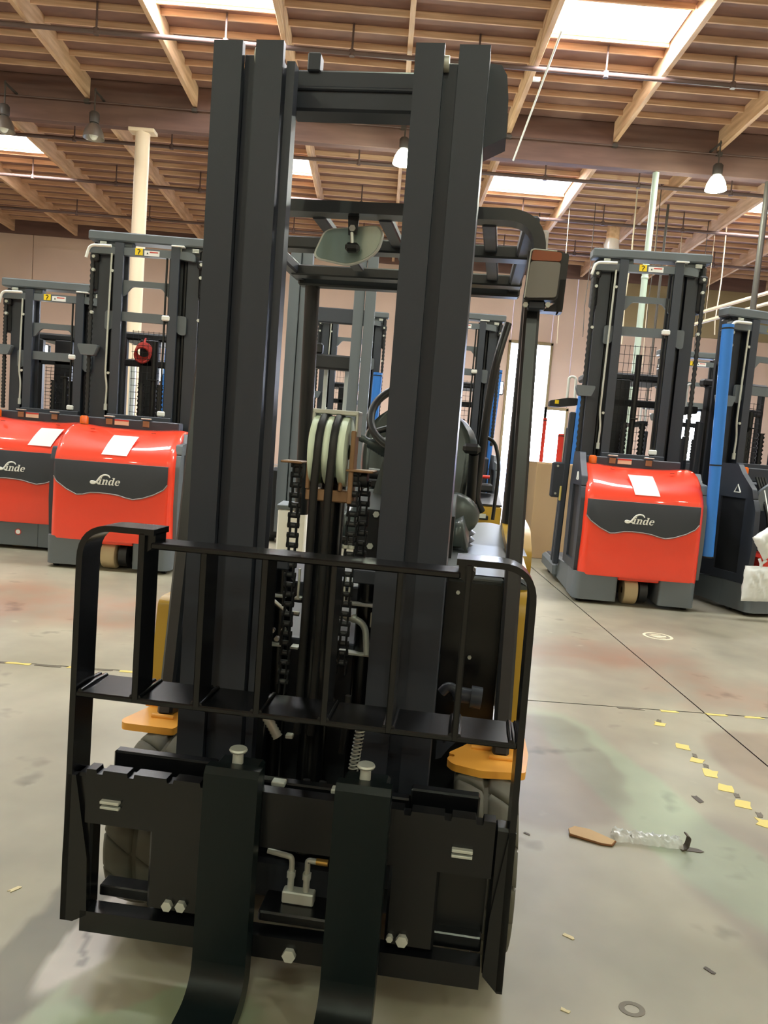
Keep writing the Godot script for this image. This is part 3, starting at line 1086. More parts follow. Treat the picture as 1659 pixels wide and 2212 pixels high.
func forklift_lift(t: Node3D) -> void:
	# free lift cylinder, crosshead with chain and hose wheels
	var s := S()
	rod(s, Vector3(-0.02, 0.2, -0.35), Vector3(-0.02, 1.17, -0.35), 0.037, 20)
	rod(s, Vector3(-0.02, 1.17, -0.35), Vector3(-0.02, 1.22, -0.35), 0.025, 16)
	var cyl := obj("free_lift_cylinder", s, M.black_paint, t)
	s = S()
	bb(s, -0.074, -0.064, 1.19, 1.335, -0.34, -0.29, 0.002)
	bb(s, 0.036, 0.048, 1.16, 1.345, -0.34, -0.285, 0.002)
	bb(s, 0.012, 0.02, 1.19, 1.32, -0.31, -0.285, 0.002)
	bb(s, -0.075, 0.05, 1.16, 1.19, -0.37, -0.3, 0.003)
	obj("crosshead", s, M.tan_bracket, cyl)
	s = S()
	bb(s, -0.07, 0.05, 1.383, 1.395, -0.36, -0.3, 0.002)
	bb(s, -0.07, -0.062, 1.33, 1.39, -0.36, -0.3, 0.002)
	bb(s, 0.042, 0.05, 1.33, 1.39, -0.36, -0.3, 0.002)
	obj("hose_guard", s, M.zinc, cyl)
	for x in [-0.055, -0.019, 0.018]:
		s = S()
		lathe(s, poly([0.02, -0.009, 0.088, -0.009, 0.09, -0.004, 0.09, 0.004, 0.088, 0.009, 0.02, 0.009]), xform(Vector3(x, 1.29, -0.33), ALONG_X), 32)
		obj("sheave", s, M.nylon, cyl)
	for x in [-0.037, 0.0]:
		s = S()
		var ln := PackedVector3Array()
		ln.append(Vector3(x - 0.012, 0.55, -0.28))
		ln.append(Vector3(x - 0.006, 0.95, -0.255))
		ln.append(Vector3(x - 0.003, 1.2, -0.238))
		for i in 9:
			var a := PI * i / 8.0
			ln.append(Vector3(x, 1.29 + 0.09 * sin(a), -0.33 + 0.09 * cos(a)))
		ln.append(Vector3(x, 0.6, -0.42))
		tube(s, ln, 0.0105, 10)
		obj("hose", s, M.hose, cyl)
	for e in [[-0.1, -0.3, 1.235, 0.66], [0.052, -0.3, 1.225, 0.72], [0.075, -0.33, 1.2, 1.0]]:
		s = S()
		chain(s, e[0], e[1], e[2], e[3])
		obj("lift_chain", s, M.truck_black, t).set_meta("kind", "stuff")
	objs("chain_wheel", [Rd(Vector3(-0.112, 1.235, -0.32), Vector3(-0.088, 1.235, -0.32), 0.022, 16), Rd(Vector3(0.04, 1.225, -0.32), Vector3(0.082, 1.225, -0.32), 0.022, 16)], M.truck_black, t)
	objs("chain_plate", [boxed(-0.14, -0.085, 1.252, 1.258, -0.36, -0.28, 0.002), boxed(0.03, 0.1, 1.242, 1.248, -0.36, -0.28, 0.002)], M.tan_bracket, t)
	# anchor blocks, pins and pipe work under the top bar of the backrest
	objs("anchor_block", [boxed(-0.148, -0.103, 0.975, 1.008, -0.33, -0.29, 0.003), boxed(0.066, 0.13, 0.958, 0.992, -0.33, -0.29, 0.003)], M.mast_paint, t)
	for x in [0.045, 0.059, -0.075]: obj("anchor_rod", Rd(Vector3(x, 0.9, -0.3), Vector3(x, 0.98, -0.3), 0.0035, 8), M.zinc, t)
	for x in [0.04, 0.057]: obj("anchor_nut", Rd(Vector3(x, 1.046, -0.295), Vector3(x, 1.054, -0.295), 0.009, 8), M.zinc, t)
	for e in [[-0.171, -0.129, 0.878], [-0.106, -0.086, 0.877], [0.03, 0.117, 0.877], [-0.168, -0.129, 0.741], [-0.108, -0.086, 0.739], [0.024, 0.117, 0.74]]:
		obj("edge_strip", boxed(e[0], e[1], e[2], e[2] + 0.006, -0.425, -0.39, 0.001), M.zinc, t)
	objs("steel_pipe", [Rd(Vector3(-0.168, 0.876, -0.38), Vector3(-0.122, 0.843, -0.38), 0.0065, 8), Rd(Vector3(-0.1, 0.847, -0.36), Vector3(-0.082, 0.846, -0.36), 0.0065, 8)], M.steel, t)
	s = S()
	tube(s, soften(pts([0.028, 0.85, -0.38, 0.096, 0.838, -0.38, 0.107, 0.75, -0.38]), 0.04), 0.009, 10)
	for x in [0.026, 0.042, 0.06]: rod(s, Vector3(x, 0.851 - (x - 0.03) * 0.17, -0.38), Vector3(x + 0.009, 0.849 - (x - 0.03) * 0.17, -0.38), 0.012, 6)
	bb(s, 0.106, 0.117, 0.82, 0.86, -0.41, -0.4, 0.001)
	obj("hose_elbow", s, M.zinc, t)
	for e in [[-0.15, 0.796], [-0.137, 0.774], [-0.12, 0.8]]: obj("fitting", Bo(Vector3(e[0], e[1], -0.36), Vector3.BACK, 0.007, 0.012), M.steel, t)
	# ribbed conduit and spring low down
	s = S()
	var ln2 := PackedVector3Array()
	var rd := PackedFloat32Array()
	for i in 15:
		var q := i / 14.0
		ln2.append(Vector3(-0.133 + 0.036 * q, 0.592 - 0.055 * q, -0.27))
		rd.append(0.0115 if i % 2 else 0.0138)
	tube(s, ln2, 0.012, 12, rd)
	obj("ribbed_conduit", s, M.zinc, t)
	obj("clamp", boxed(-0.08, -0.06, 0.53, 0.541, -0.3, -0.28, 0.002), M.zinc, t)
	s = S()
	var hp := PackedVector3Array()
	for i in 200:
		var a := TAU * i / 14.0
		hp.append(Vector3(0.124 + 0.012 * cos(a) - 0.014 * i / 200.0, 0.62 - 0.14 * i / 200.0, -0.25 + 0.012 * sin(a)))
	tube(s, hp, 0.0022, 6)
	obj("coil_spring", s, M.zinc, t)
	objs("hose", [Tb(soften(pts([0.02, 0.69, -0.24, 0.05, 0.66, -0.24, 0.08, 0.62, -0.26]), 0.03), 0.006), Tb(soften(pts([0.085, 0.68, -0.24, 0.083, 0.6, -0.24, 0.075, 0.52, -0.26]), 0.03), 0.008)], M.hose, t)

func forklift_body(t: Node3D) -> void:
	# frame with yellow side panels
	var s := S()
	bb(s, -0.5, 0.44, 0.14, 0.7, -2.0, -0.62, 0.02)
	bb(s, 0.28, 0.47, 0.69, 0.92, -2.0, -0.64, 0.01)
	var body := obj("body", s, M.truck_black, t)
	s = S()
	prism(s, poly([0.30, 0.48, 0.47, 0.48, 0.468, 0.94, 0.30, 0.94]), 0.012, xform(Vector3(0, 0, -0.62)))
	obj("front_panel", s, M.black_paint, body)
	for e in [[0.335, 0.9], [0.385, 0.71], [0.41, 0.58]]: obj("bolt", Bo(Vector3(e[0], e[1], -0.606), Vector3.BACK, 0.006, 0.006), M.zinc, body)
	# yellow sides: tall plates with a turned-in front edge
	for side in [-1.0, 1.0]:
		s = S()
		var x0 := -0.566 if side < 0 else 0.5
		var prof := rounded(poly([-2.05, 0.36, -0.75, 0.40, -0.54, 0.48, -0.56, 0.88 if side > 0 else 0.795, -0.62, 0.93 if side > 0 else 0.8, -2.05, 1.0]), 0.04)
		if side < 0: prof = rounded(poly([-1.1, 0.36, -0.75, 0.40, -0.53, 0.48, -0.57, 0.79, -0.6, 0.8, -1.1, 0.8]), 0.02)
		prism(s, prof, 0.05 if side > 0 else 0.036, Transform3D(Basis(Vector3(0, 0, 1), Vector3(0, 1, 0), Vector3(1, 0, 0)), Vector3(x0, 0, 0)))
		obj("side_panel", s, M.yellow_paint, body)
	s = S()
	prism(s, rounded(poly([-0.545, 0.79, -0.44, 0.79, -0.44, 1.0, -0.485, 0.985]), 0.02), 0.3, xform(Vector3(0.0, 0, -0.9)))
	obj("cowl_side", s, M.grey_plastic, body)
	# fairing above the right side panel and the ledge in front of it
	s = S()
	var rows: Array = []
	for i in 9:
		var r := PackedVector3Array()
		var z := -0.62 - 1.5 * i / 8.0
		var hgt := 0.955 - 0.004 * i
		for j in 9:
			var a := PI / 2 * j / 8.0
			r.append(Vector3(0.47 + 0.085 * sin(a), hgt - 0.06 + 0.06 * cos(a) - (0.05 if j == 8 else 0.0), z))
		r.insert(0, Vector3(0.28, hgt, z))
		rows.append(r)
	grid(s, rows, Vector3(0.5, 1, 0))
	bb(s, 0.3, 0.465, 0.925, 0.952, -0.68, -0.608, 0.006)
	bb(s, 0.465, 0.55, 0.86, 0.952, -0.66, -0.62, 0.02)
	obj("fairing", s, M.grey_plastic, body)
	obj("decal", boxed(0.355, 0.385, 0.957, 0.959, -0.78, -0.73), M.paper, body)
	s = S()
	rows = []
	for i in 8:
		var r := PackedVector3Array()
		for j in 10:
			var u := j / 9.0
			var v := i / 7.0
			r.append(Vector3(0.3 + 0.28 * u, 0.93 + 0.03 * sin(PI * u) * v + 0.015 * v * v, -1.3 - 0.72 * v))
		rows.append(r)
	grid(s, rows, Vector3.UP)
	obj("hood", s, M.grey_plastic, body)
	s = S()
	prism(s, rounded(poly([-2.2, 0.5, -1.6, 0.5, -1.55, 0.9, -1.75, 0.985, -2.2, 1.0]), 0.06), 0.045, Transform3D(Basis(Vector3(0, 0, 1), Vector3(0, 1, 0), Vector3(1, 0, 0)), Vector3(0.575, 0, 0)))
	bb(s, -0.1, 0.57, 0.4, 0.93, -2.25, -2.05, 0.03)
	obj("counterweight", s, M.yellow_paint, body)
	# dash cowl, steering wheel, levers
	s = S()
	prism(s, poly([-0.04, 0.88, 0.3, 0.88, 0.3, 1.09, 0.0, 1.09, -0.02, 1.07]), 0.06, xform(Vector3(0, 0, -1.0)))
	obj("dash_front", s, M.dark_plastic, body)
	s = S()
	prism(s, poly([-1.2, 0.9, -0.95, 0.9, -0.95, 1.09, -1.06, 1.15, -1.2, 1.15]), 0.33, Transform3D(Basis(Vector3(0, 0, 1), Vector3(0, 1, 0), Vector3(1, 0, 0)), Vector3(-0.032, 0, 0)))
	prism(s, poly([0.0, 1.12, 0.1, 1.12, 0.1, 1.36, 0.045, 1.32]), 0.1, xform(Vector3(0.0, 0, -1.14)))
	obj("dash_cowl", s, M.grey_plastic, body)
	for e in [[0.035, 1.075, -0.94], [0.022, 0.965, -0.94], [-0.038, 1.055, -1.0]]: obj("bolt", Bo(Vector3(e[0], e[1], e[2]), Vector3.BACK, 0.011, 0.01), M.zinc, body)
	s = S()
	var ring := PackedVector3Array()
	var B := Basis.from_euler(Vector3(deg_to_rad(52), 0, 0))
	for i in 41:
		var a := TAU * i / 40.0
		ring.append(Vector3(0.118, 1.415, -1.12) + B * Vector3(0.152 * cos(a), 0, 0.152 * sin(a)))
	tube(s, ring, 0.0145, 10)
	for a in [0.5, 2.6, 4.7]:
		rod(s, Vector3(0.118, 1.4, -1.12), Vector3(0.118, 1.415, -1.12) + B * Vector3(0.152 * cos(a), 0, 0.152 * sin(a)), 0.011, 8)
	ball(s, Vector3(0.118, 1.4, -1.12), Vector3(0.045, 0.03, 0.045))
	rod(s, Vector3(0.118, 1.4, -1.12), Vector3(0.13, 1.1, -1.02), 0.035, 14)
	obj("steering_wheel", s, M.dark_plastic, body)
	s = S()
	tube(s, pts([-0.092, 1.338, -1.1, -0.05, 1.325, -1.1, -0.047, 1.324, -1.1, -0.02, 1.31, -1.1]), 0.012, 10, PackedFloat32Array([0.009, 0.015, 0.012, 0.014]))
	var bl := PackedVector3Array()
	var br := PackedFloat32Array()
	for i in 17:
		bl.append(Vector3(-0.035 + 0.085 * i / 16.0, 1.312 - 0.012 * i / 16.0, -1.1))
		br.append((0.017 + 0.03 * i / 16.0) * (1.0 if i % 2 else 0.9))
	tube(s, bl, 0.03, 14, br)
	obj("lever", s, M.vinyl, body)
	s = S()
	rod(s, Vector3(-0.03, 1.2, -1.15), Vector3(0.02, 1.2, -1.15), 0.022, 12)
	bb(s, -0.03, 0.03, 1.155, 1.185, -1.2, -1.1, 0.005)
	obj("lever_knob", s, M.dark_plastic, body)
	# seat: shell back with bolsters, cushion, suspension bellows
	s = S()
	rows = []
	for i in 15:
		var v := i / 14.0
		var r := PackedVector3Array()
		var half := 0.255 * (sqrt(maxf(0.0, 1.0 - pow(maxf(0.0, (v - 0.62) / 0.38), 2.4))) * 0.98 + 0.02) * (0.86 + 0.14 * sin(PI * v * 0.9))
		for j in 19:
			var u := -1.0 + 2.0 * j / 18.0
			var bol := pow(absf(u), 3.0)
			r.append(Vector3(0.105 + half * u, 1.0 + 0.5 * v, -1.62 - 0.1 * v + 0.09 * bol * (1.0 - 0.5 * v) - (0.16 if absf(u) > 0.99 else 0.0) + 0.03 * sin(PI * v)))
		rows.append(r)
	grid(s, rows, Vector3.BACK)
	var seat := obj("seat", s, M.vinyl, body)
	s = S()
	rows = []
	for i in 9:
		var v := i / 8.0
		var r := PackedVector3Array()
		for j in 19:
			var u := -1.0 + 2.0 * j / 18.0
			r.append(Vector3(0.105 + 0.25 * u, 1.06 + 0.05 * absf(u * u * u) - 0.06 * pow(1.0 - v, 4.0) - (0.11 if absf(u) > 0.99 else 0.0), -1.15 - 0.5 * v))
		rows.append(r)
	var lip := PackedVector3Array()
	for p in rows[0]: lip.append(Vector3(p.x, 0.96, p.z - 0.02))
	rows.insert(0, lip)
	grid(s, rows, Vector3.UP)
	obj("cushion", s, M.vinyl, seat)
	s = S()
	var sb := PackedVector2Array()
	for i in 13: sb.append(Vector2(0.2 + (0.02 if i % 2 else 0.0), 0.84 + 0.16 * i / 12.0))
	lathe(s, sb, xform(Vector3(0.16, 0, -1.42), Vector3.ZERO, Vector3(1, 1, 1)), 28)
	obj("bellows", s, M.dark_plastic, seat)
	s = S()
	ball(s, Vector3(0.27, 1.055, -1.42), Vector3(0.12, 0.09, 0.2), 18)
	obj("bolster", s, M.vinyl, seat)
	s = S()
	bb(s, 0.3, 0.37, 1.3, 1.34, -1.5, -1.38, 0.012)
	rod(s, Vector3(0.345, 1.3, -1.48), Vector3(0.35, 1.06, -1.6), 0.02, 10)
	obj("armrest", s, M.dark_plastic, seat)
	s = S()
	tube(s, soften(pts([0.37, 1.38, -1.75, 0.43, 1.36, -1.75, 0.46, 1.26, -1.72, 0.45, 1.02, -1.7]), 0.06), 0.008, 8)
	obj("seat_belt", s, M.dark_plastic, seat)
	# floor of the driver's place
	obj("floor_plate", boxed(-0.5, 0.44, 0.5, 0.53, -1.2, -0.62, 0.004), M.black_paint, body)

func forklift_guard(t: Node3D) -> void:
	var P: Material = M.guard_paint
	# fenders: thick amber plates above the front tyres
	var s := S()
	var flat := Transform3D(Basis(Vector3(1, 0, 0), Vector3(0, 0, 1), Vector3(0, -1, 0)), Vector3(0, 0.478, 0))
	prism(s, rounded(poly([0.345, -0.405, 0.362, -0.375, 0.44, -0.352, 0.556, -0.372, 0.572, -0.5, 0.568, -0.7, 0.42, -0.7, 0.42, -0.57, 0.39, -0.51, 0.352, -0.455, 0.35, -0.443, 0.366, -0.44, 0.366, -0.425, 0.35, -0.425]), 0.014), 0.02, flat)
	var fender := obj("fender", s, M.amber_plate, t)
	s = S()
	prism(s, rounded(poly([-0.585, -0.4, -0.572, -0.375, -0.42, -0.375, -0.41, -0.7, -0.5, -0.7, -0.54, -0.57]), 0.014), 0.02, flat)
	obj("fender", s, M.amber_plate, t)
	for e in [[0.465, 0.52, -0.445], [0.415, 0.46, -0.5], [-0.51, -0.452, -0.445], [-0.565, -0.525, -0.53]]:
		obj("weld", Tb(pts([e[0] - 0.004, 0.481, e[2], e[1] + 0.004, 0.481, e[2]]), 0.008), M.amber_plate, fender)
	# front pillars lean back to the hoop
	for side in [-1.0, 1.0]:
		s = S()
		var xb := 0.492 if side > 0 else -0.482
		var xt := 0.478 if side > 0 else -0.52
		beam(s, Vector3(xb, 0.476, -0.48), Vector3(xt, 1.93, -0.8), 0.046, 0.06, 0.008)
		obj("front_pillar", s, P, t)
	s = S()
	rod(s, Vector3(-0.415, 0.72, -0.43), Vector3(-0.415, 0.735, -0.43), 0.008, 8)
	obj("pillar_bolt", s, M.zinc, t)
	s = S()
	var hoop := rounded_line([-0.53, 1.86, -0.53, 2.04, 0.49, 2.04, 0.49, 1.86], 0.11)
	prism(s, strip(hoop, 0.036), 0.07, xform(Vector3(0, 0, -0.87)))
	var guard := obj("overhead_guard", s, P, t)
	for e in [[-0.215, -0.92, -0.2, -1.6], [0.0, -0.9, 0.02, -1.6], [0.33, -0.88, 0.36, -1.7]]:
		s = S()
		beam(s, Vector3(e[0], 2.03, -0.86), Vector3(e[2], 2.03, e[3]), 0.045, 0.025, 0.004)
		obj("roof_bar", s, M.mast_paint, guard)
	for x in [-0.5, 0.46]:
		s = S()
		beam(s, Vector3(x, 2.03, -0.85), Vector3(x * 0.98, 2.03, -1.8), 0.05, 0.05, 0.008)
		obj("side_rail", s, M.mast_paint, guard)
	for z in [-1.22, -1.68]:
		obj("cross_bar", boxed(-0.5, 0.48, 2.0, 2.045, z - 0.04, z + 0.04, 0.006), P, guard)
	s = S()
	bb(s, -0.5, 0.48, 1.985, 2.045, -1.85, -1.78, 0.008)
	obj("rear_bar", s, P, guard)
	for e in [[-0.44, 0.02], [0.53, 0.03]]:
		s = S()
		tube(s, soften(pts([e[0], 2.0, -1.82, e[0], 0.95, -1.9]), 0.05), 0.034, 12)
		obj("rear_pillar", s, P, guard)
	s = S()
	tube(s, soften(pts([0.44, 1.86, -1.72, 0.405, 1.7, -1.68, 0.385, 1.5, -1.68, 0.37, 1.1, -1.7, 0.4, 1.05, -1.72]), 0.12, 8), 0.017, 12)
	obj("grab_handle", s, P, guard)
	s = S()
	prism(s, rounded(poly([-0.03, 1.86, 0.06, 1.86, 0.06, 1.98, -0.03, 1.98]), 0.03), 0.08, xform(Vector3(0.04, 0, -1.8)))
	obj("rear_lamp", s, M.dark_plastic, guard)
	# mirror hung from the hoop
	s = S()
	prism(s, poly([-0.115, 2.035, -0.078, 2.035, -0.083, 1.965, -0.11, 1.965]), 0.01, xform(Vector3(0, 0, -0.84)))
	var arm := obj("mirror_bracket", s, M.dark_plastic, t)
	s = S()
	bolt(s, Vector3(-0.096, 1.982, -0.83), Vector3.BACK, 0.011, 0.012)
	rod(s, Vector3(-0.097, 1.97, -0.825), Vector3(-0.093, 1.935, -0.82), 0.006, 8)
	obj("bolt", s, M.steel, arm)
	s = S()
	bb(s, -0.115, -0.07, 1.91, 1.938, -0.845, -0.81, 0.008)
	obj("clamp", s, M.dark_plastic, arm)
	var mp := rounded(poly([-0.228, 1.895, -0.192, 1.985, -0.02, 2.005, 0.0, 1.985, -0.01, 1.93, -0.05, 1.895, -0.11, 1.875]), 0.025)
	s = S()
	prism(s, mp, 0.02, xform(Vector3(0, 0, -0.875)))
	var mb := obj("mirror", s, M.zinc, arm)
	var ml := PackedVector2Array()
	for p in mp: ml.append(p.lerp(Vector2(-0.11, 1.94), 0.06))
	s = S()
	prism(s, ml, 0.003, xform(Vector3(0, 0, -0.856)))
	obj("mirror_glass", s, M.mirror_glass, mb)
	# headlight on the right pillar
	s = S()
	prism(s, rounded(poly([0.447, 1.762, 0.545, 1.768, 0.55, 1.905, 0.457, 1.91]), 0.012), 0.05, xform(Vector3(0, 0, -0.72)))
	var hl := obj("headlight", s, M.dark_plastic, t)
	s = S()
	prism(s, rounded(poly([0.452, 1.768, 0.54, 1.773, 0.544, 1.872, 0.459, 1.872]), 0.01), 0.012, xform(Vector3(0, 0, -0.672)))
	obj("lens", s, M.lens_grey, hl)
	s = S()
	prism(s, rounded(poly([0.459, 1.874, 0.544, 1.874, 0.545, 1.899, 0.462, 1.903]), 0.008), 0.013, xform(Vector3(0, 0, -0.672)))
	obj("turn_lens", s, M.lens_brown, hl)
	s = S()
	tube(s, rounded3([0.45, 1.768, 0.457, 1.905, 0.53, 1.902], 0.012, -0.66), 0.0022, 6)
	obj("trim_line", s, M.zinc, hl)
	s = S()
	prism(s, rounded_line([0.47, 1.915, 0.56, 1.915, 0.556, 1.745, 0.53, 1.745, 0.53, 1.90, 0.47, 1.9], 0.01), 0.06, xform(Vector3(0.012, 0, -0.79)))
	prism(s, poly([0.505, 1.745, 0.567, 1.745, 0.57, 1.84, 0.545, 1.84, 0.545, 1.77]), 0.05, xform(Vector3(0, 0, -0.78)))
	obj("lamp_guard", s, P, hl)
	s = S()
	bb(s, 0.463, 0.513, 1.74, 1.765, -0.72, -0.68, 0.004)
	obj("bracket", s, M.mast_paint, hl)
	for e in [[0.456, 1.752], [0.52, 1.755]]: obj("wing_nut", Bo(Vector3(e[0], e[1], -0.69), Vector3.BACK, 0.008, 0.012), M.zinc, hl)
	# clear strobe on the guard behind it
	s = S()
	bb(s, 0.475, 0.52, 1.95, 2.03, -0.95, -0.91, 0.006)
	obj("strobe", s, M.clear_lens, t)

func rounded3(a: Array, r: float, z: float) -> PackedVector3Array:
	var o := PackedVector3Array()
	for p in rounded_line(a, r): o.append(Vector3(p.x, p.y, z))
	return o

func forklift_wheels(t: Node3D) -> void:
	for side in [-1.0, 1.0]:
		var x := -0.425 if side < 0 else 0.455
		var s := S()
		lathe(s, poly([0.10, -0.078, 0.19, -0.083, 0.212, -0.076, 0.216, -0.05, 0.216, 0.05, 0.212, 0.076, 0.19, 0.083, 0.10, 0.078]), xform(Vector3(x, 0.229, -0.375), ALONG_X), 48)
		var tyre := obj("front_tyre", s, M.rubber, t)
		# chunky lugs parted by narrow zigzag grooves
		for i in 15:
			for k in [-1.0, 1.0]:
				var a0: float = TAU * (i + (0.5 if k > 0 else 0.0)) / 15.0
				s = S()
				var rows: Array = []
				for q in [[0.196, 0.085], [0.216, 0.083], [0.226, 0.072], [0.2295, 0.04], [0.2295, 0.012], [0.213, 0.004]]:
					var r := PackedVector3Array()
					for w in 5:
						var a: float = a0 + (w - 2) / 4.0 * (TAU / 15.0 - 0.05) + k * 0.32 * (q[1] - 0.045) / 0.045 * 0.4
						r.append(Vector3(x + k * q[1], 0.229 + q[0] * cos(a), -0.375 + q[0] * sin(a)))
					rows.append(r)
				var shrink: Array = []
				for r in rows:
					var e := PackedVector3Array()
					for w in [0, 4]:
						var c := Vector3(r[w].x, 0.229, -0.375)
						e.append(c + (r[w] - c) * 0.93)
					var full := PackedVector3Array([e[0]])
					full.append_array(r)
					full.append(e[1])
					shrink.append(full)
				grid(s, shrink, Vector3(0, cos(a0), sin(a0)))
				obj("tread_block", s, M.rubber, tyre)
		s = S()
		lathe(s, poly([0.02, -0.02, 0.105, -0.06, 0.11, -0.05, 0.11, 0.05, 0.105, 0.06, 0.02, 0.03]), xform(Vector3(x, 0.229, -0.375), ALONG_X), 28)
		obj("rim", s, M.yellow_paint, tyre)
		for i in 5:
			var a := TAU * i / 5.0
			obj("wheel_nut", Bo(Vector3(x + side * 0.045, 0.229 + 0.06 * sin(a), -0.375 + 0.06 * cos(a)), Vector3(side, 0, 0), 0.011, 0.016), M.steel, tyre)
	var s := S()
	rod(s, Vector3(-0.42, 0.229, -0.375), Vector3(0.45, 0.229, -0.375), 0.05, 16)
	obj("axle", s, M.truck_black, t)
	# tilt bracket and angle iron by the right fender
	s = S()
	tube(s, soften(pts([0.315, 0.655, -0.42, 0.33, 0.675, -0.42, 0.35, 0.67, -0.42, 0.36, 0.645, -0.42]), 0.02), 0.014, 8)
	rod(s, Vector3(0.35, 0.65, -0.44), Vector3(0.42, 0.645, -0.44), 0.022, 12)
	rod(s, Vector3(0.395, 0.647, -0.44), Vector3(0.425, 0.645, -0.44), 0.03, 10)
	obj("tilt_pin", s, M.mast_paint, t)
	s = S()
	prism(s, poly([0.315, 0.5, 0.33, 0.505, 0.345, 0.53, 0.375, 0.565, 0.375, 0.575, 0.362, 0.575, 0.332, 0.545, 0.325, 0.585, 0.315, 0.585]), 0.02, xform(Vector3(0, 0, -0.36)))
	obj("tilt_bracket", s, M.mast_paint, t)
	for x in [-0.42, 0.38]:
		s = S()
		lathe(s, poly([0.02, -0.06, 0.2, -0.06, 0.21, 0.0, 0.2, 0.06, 0.02, 0.06]), xform(Vector3(x, 0.21, -1.85), ALONG_X), 28)
		obj("rear_tyre", s, M.rubber, t)

# ---------------------------------------------------------------- parked reach trucks
# origin on the floor under the middle of the front; z points at the viewer
const SIDEWAYS := Basis(Vector3(0, 0, 1), Vector3(0, 1, 0), Vector3(1, 0, 0))   # polygon (z, y) pushed along x

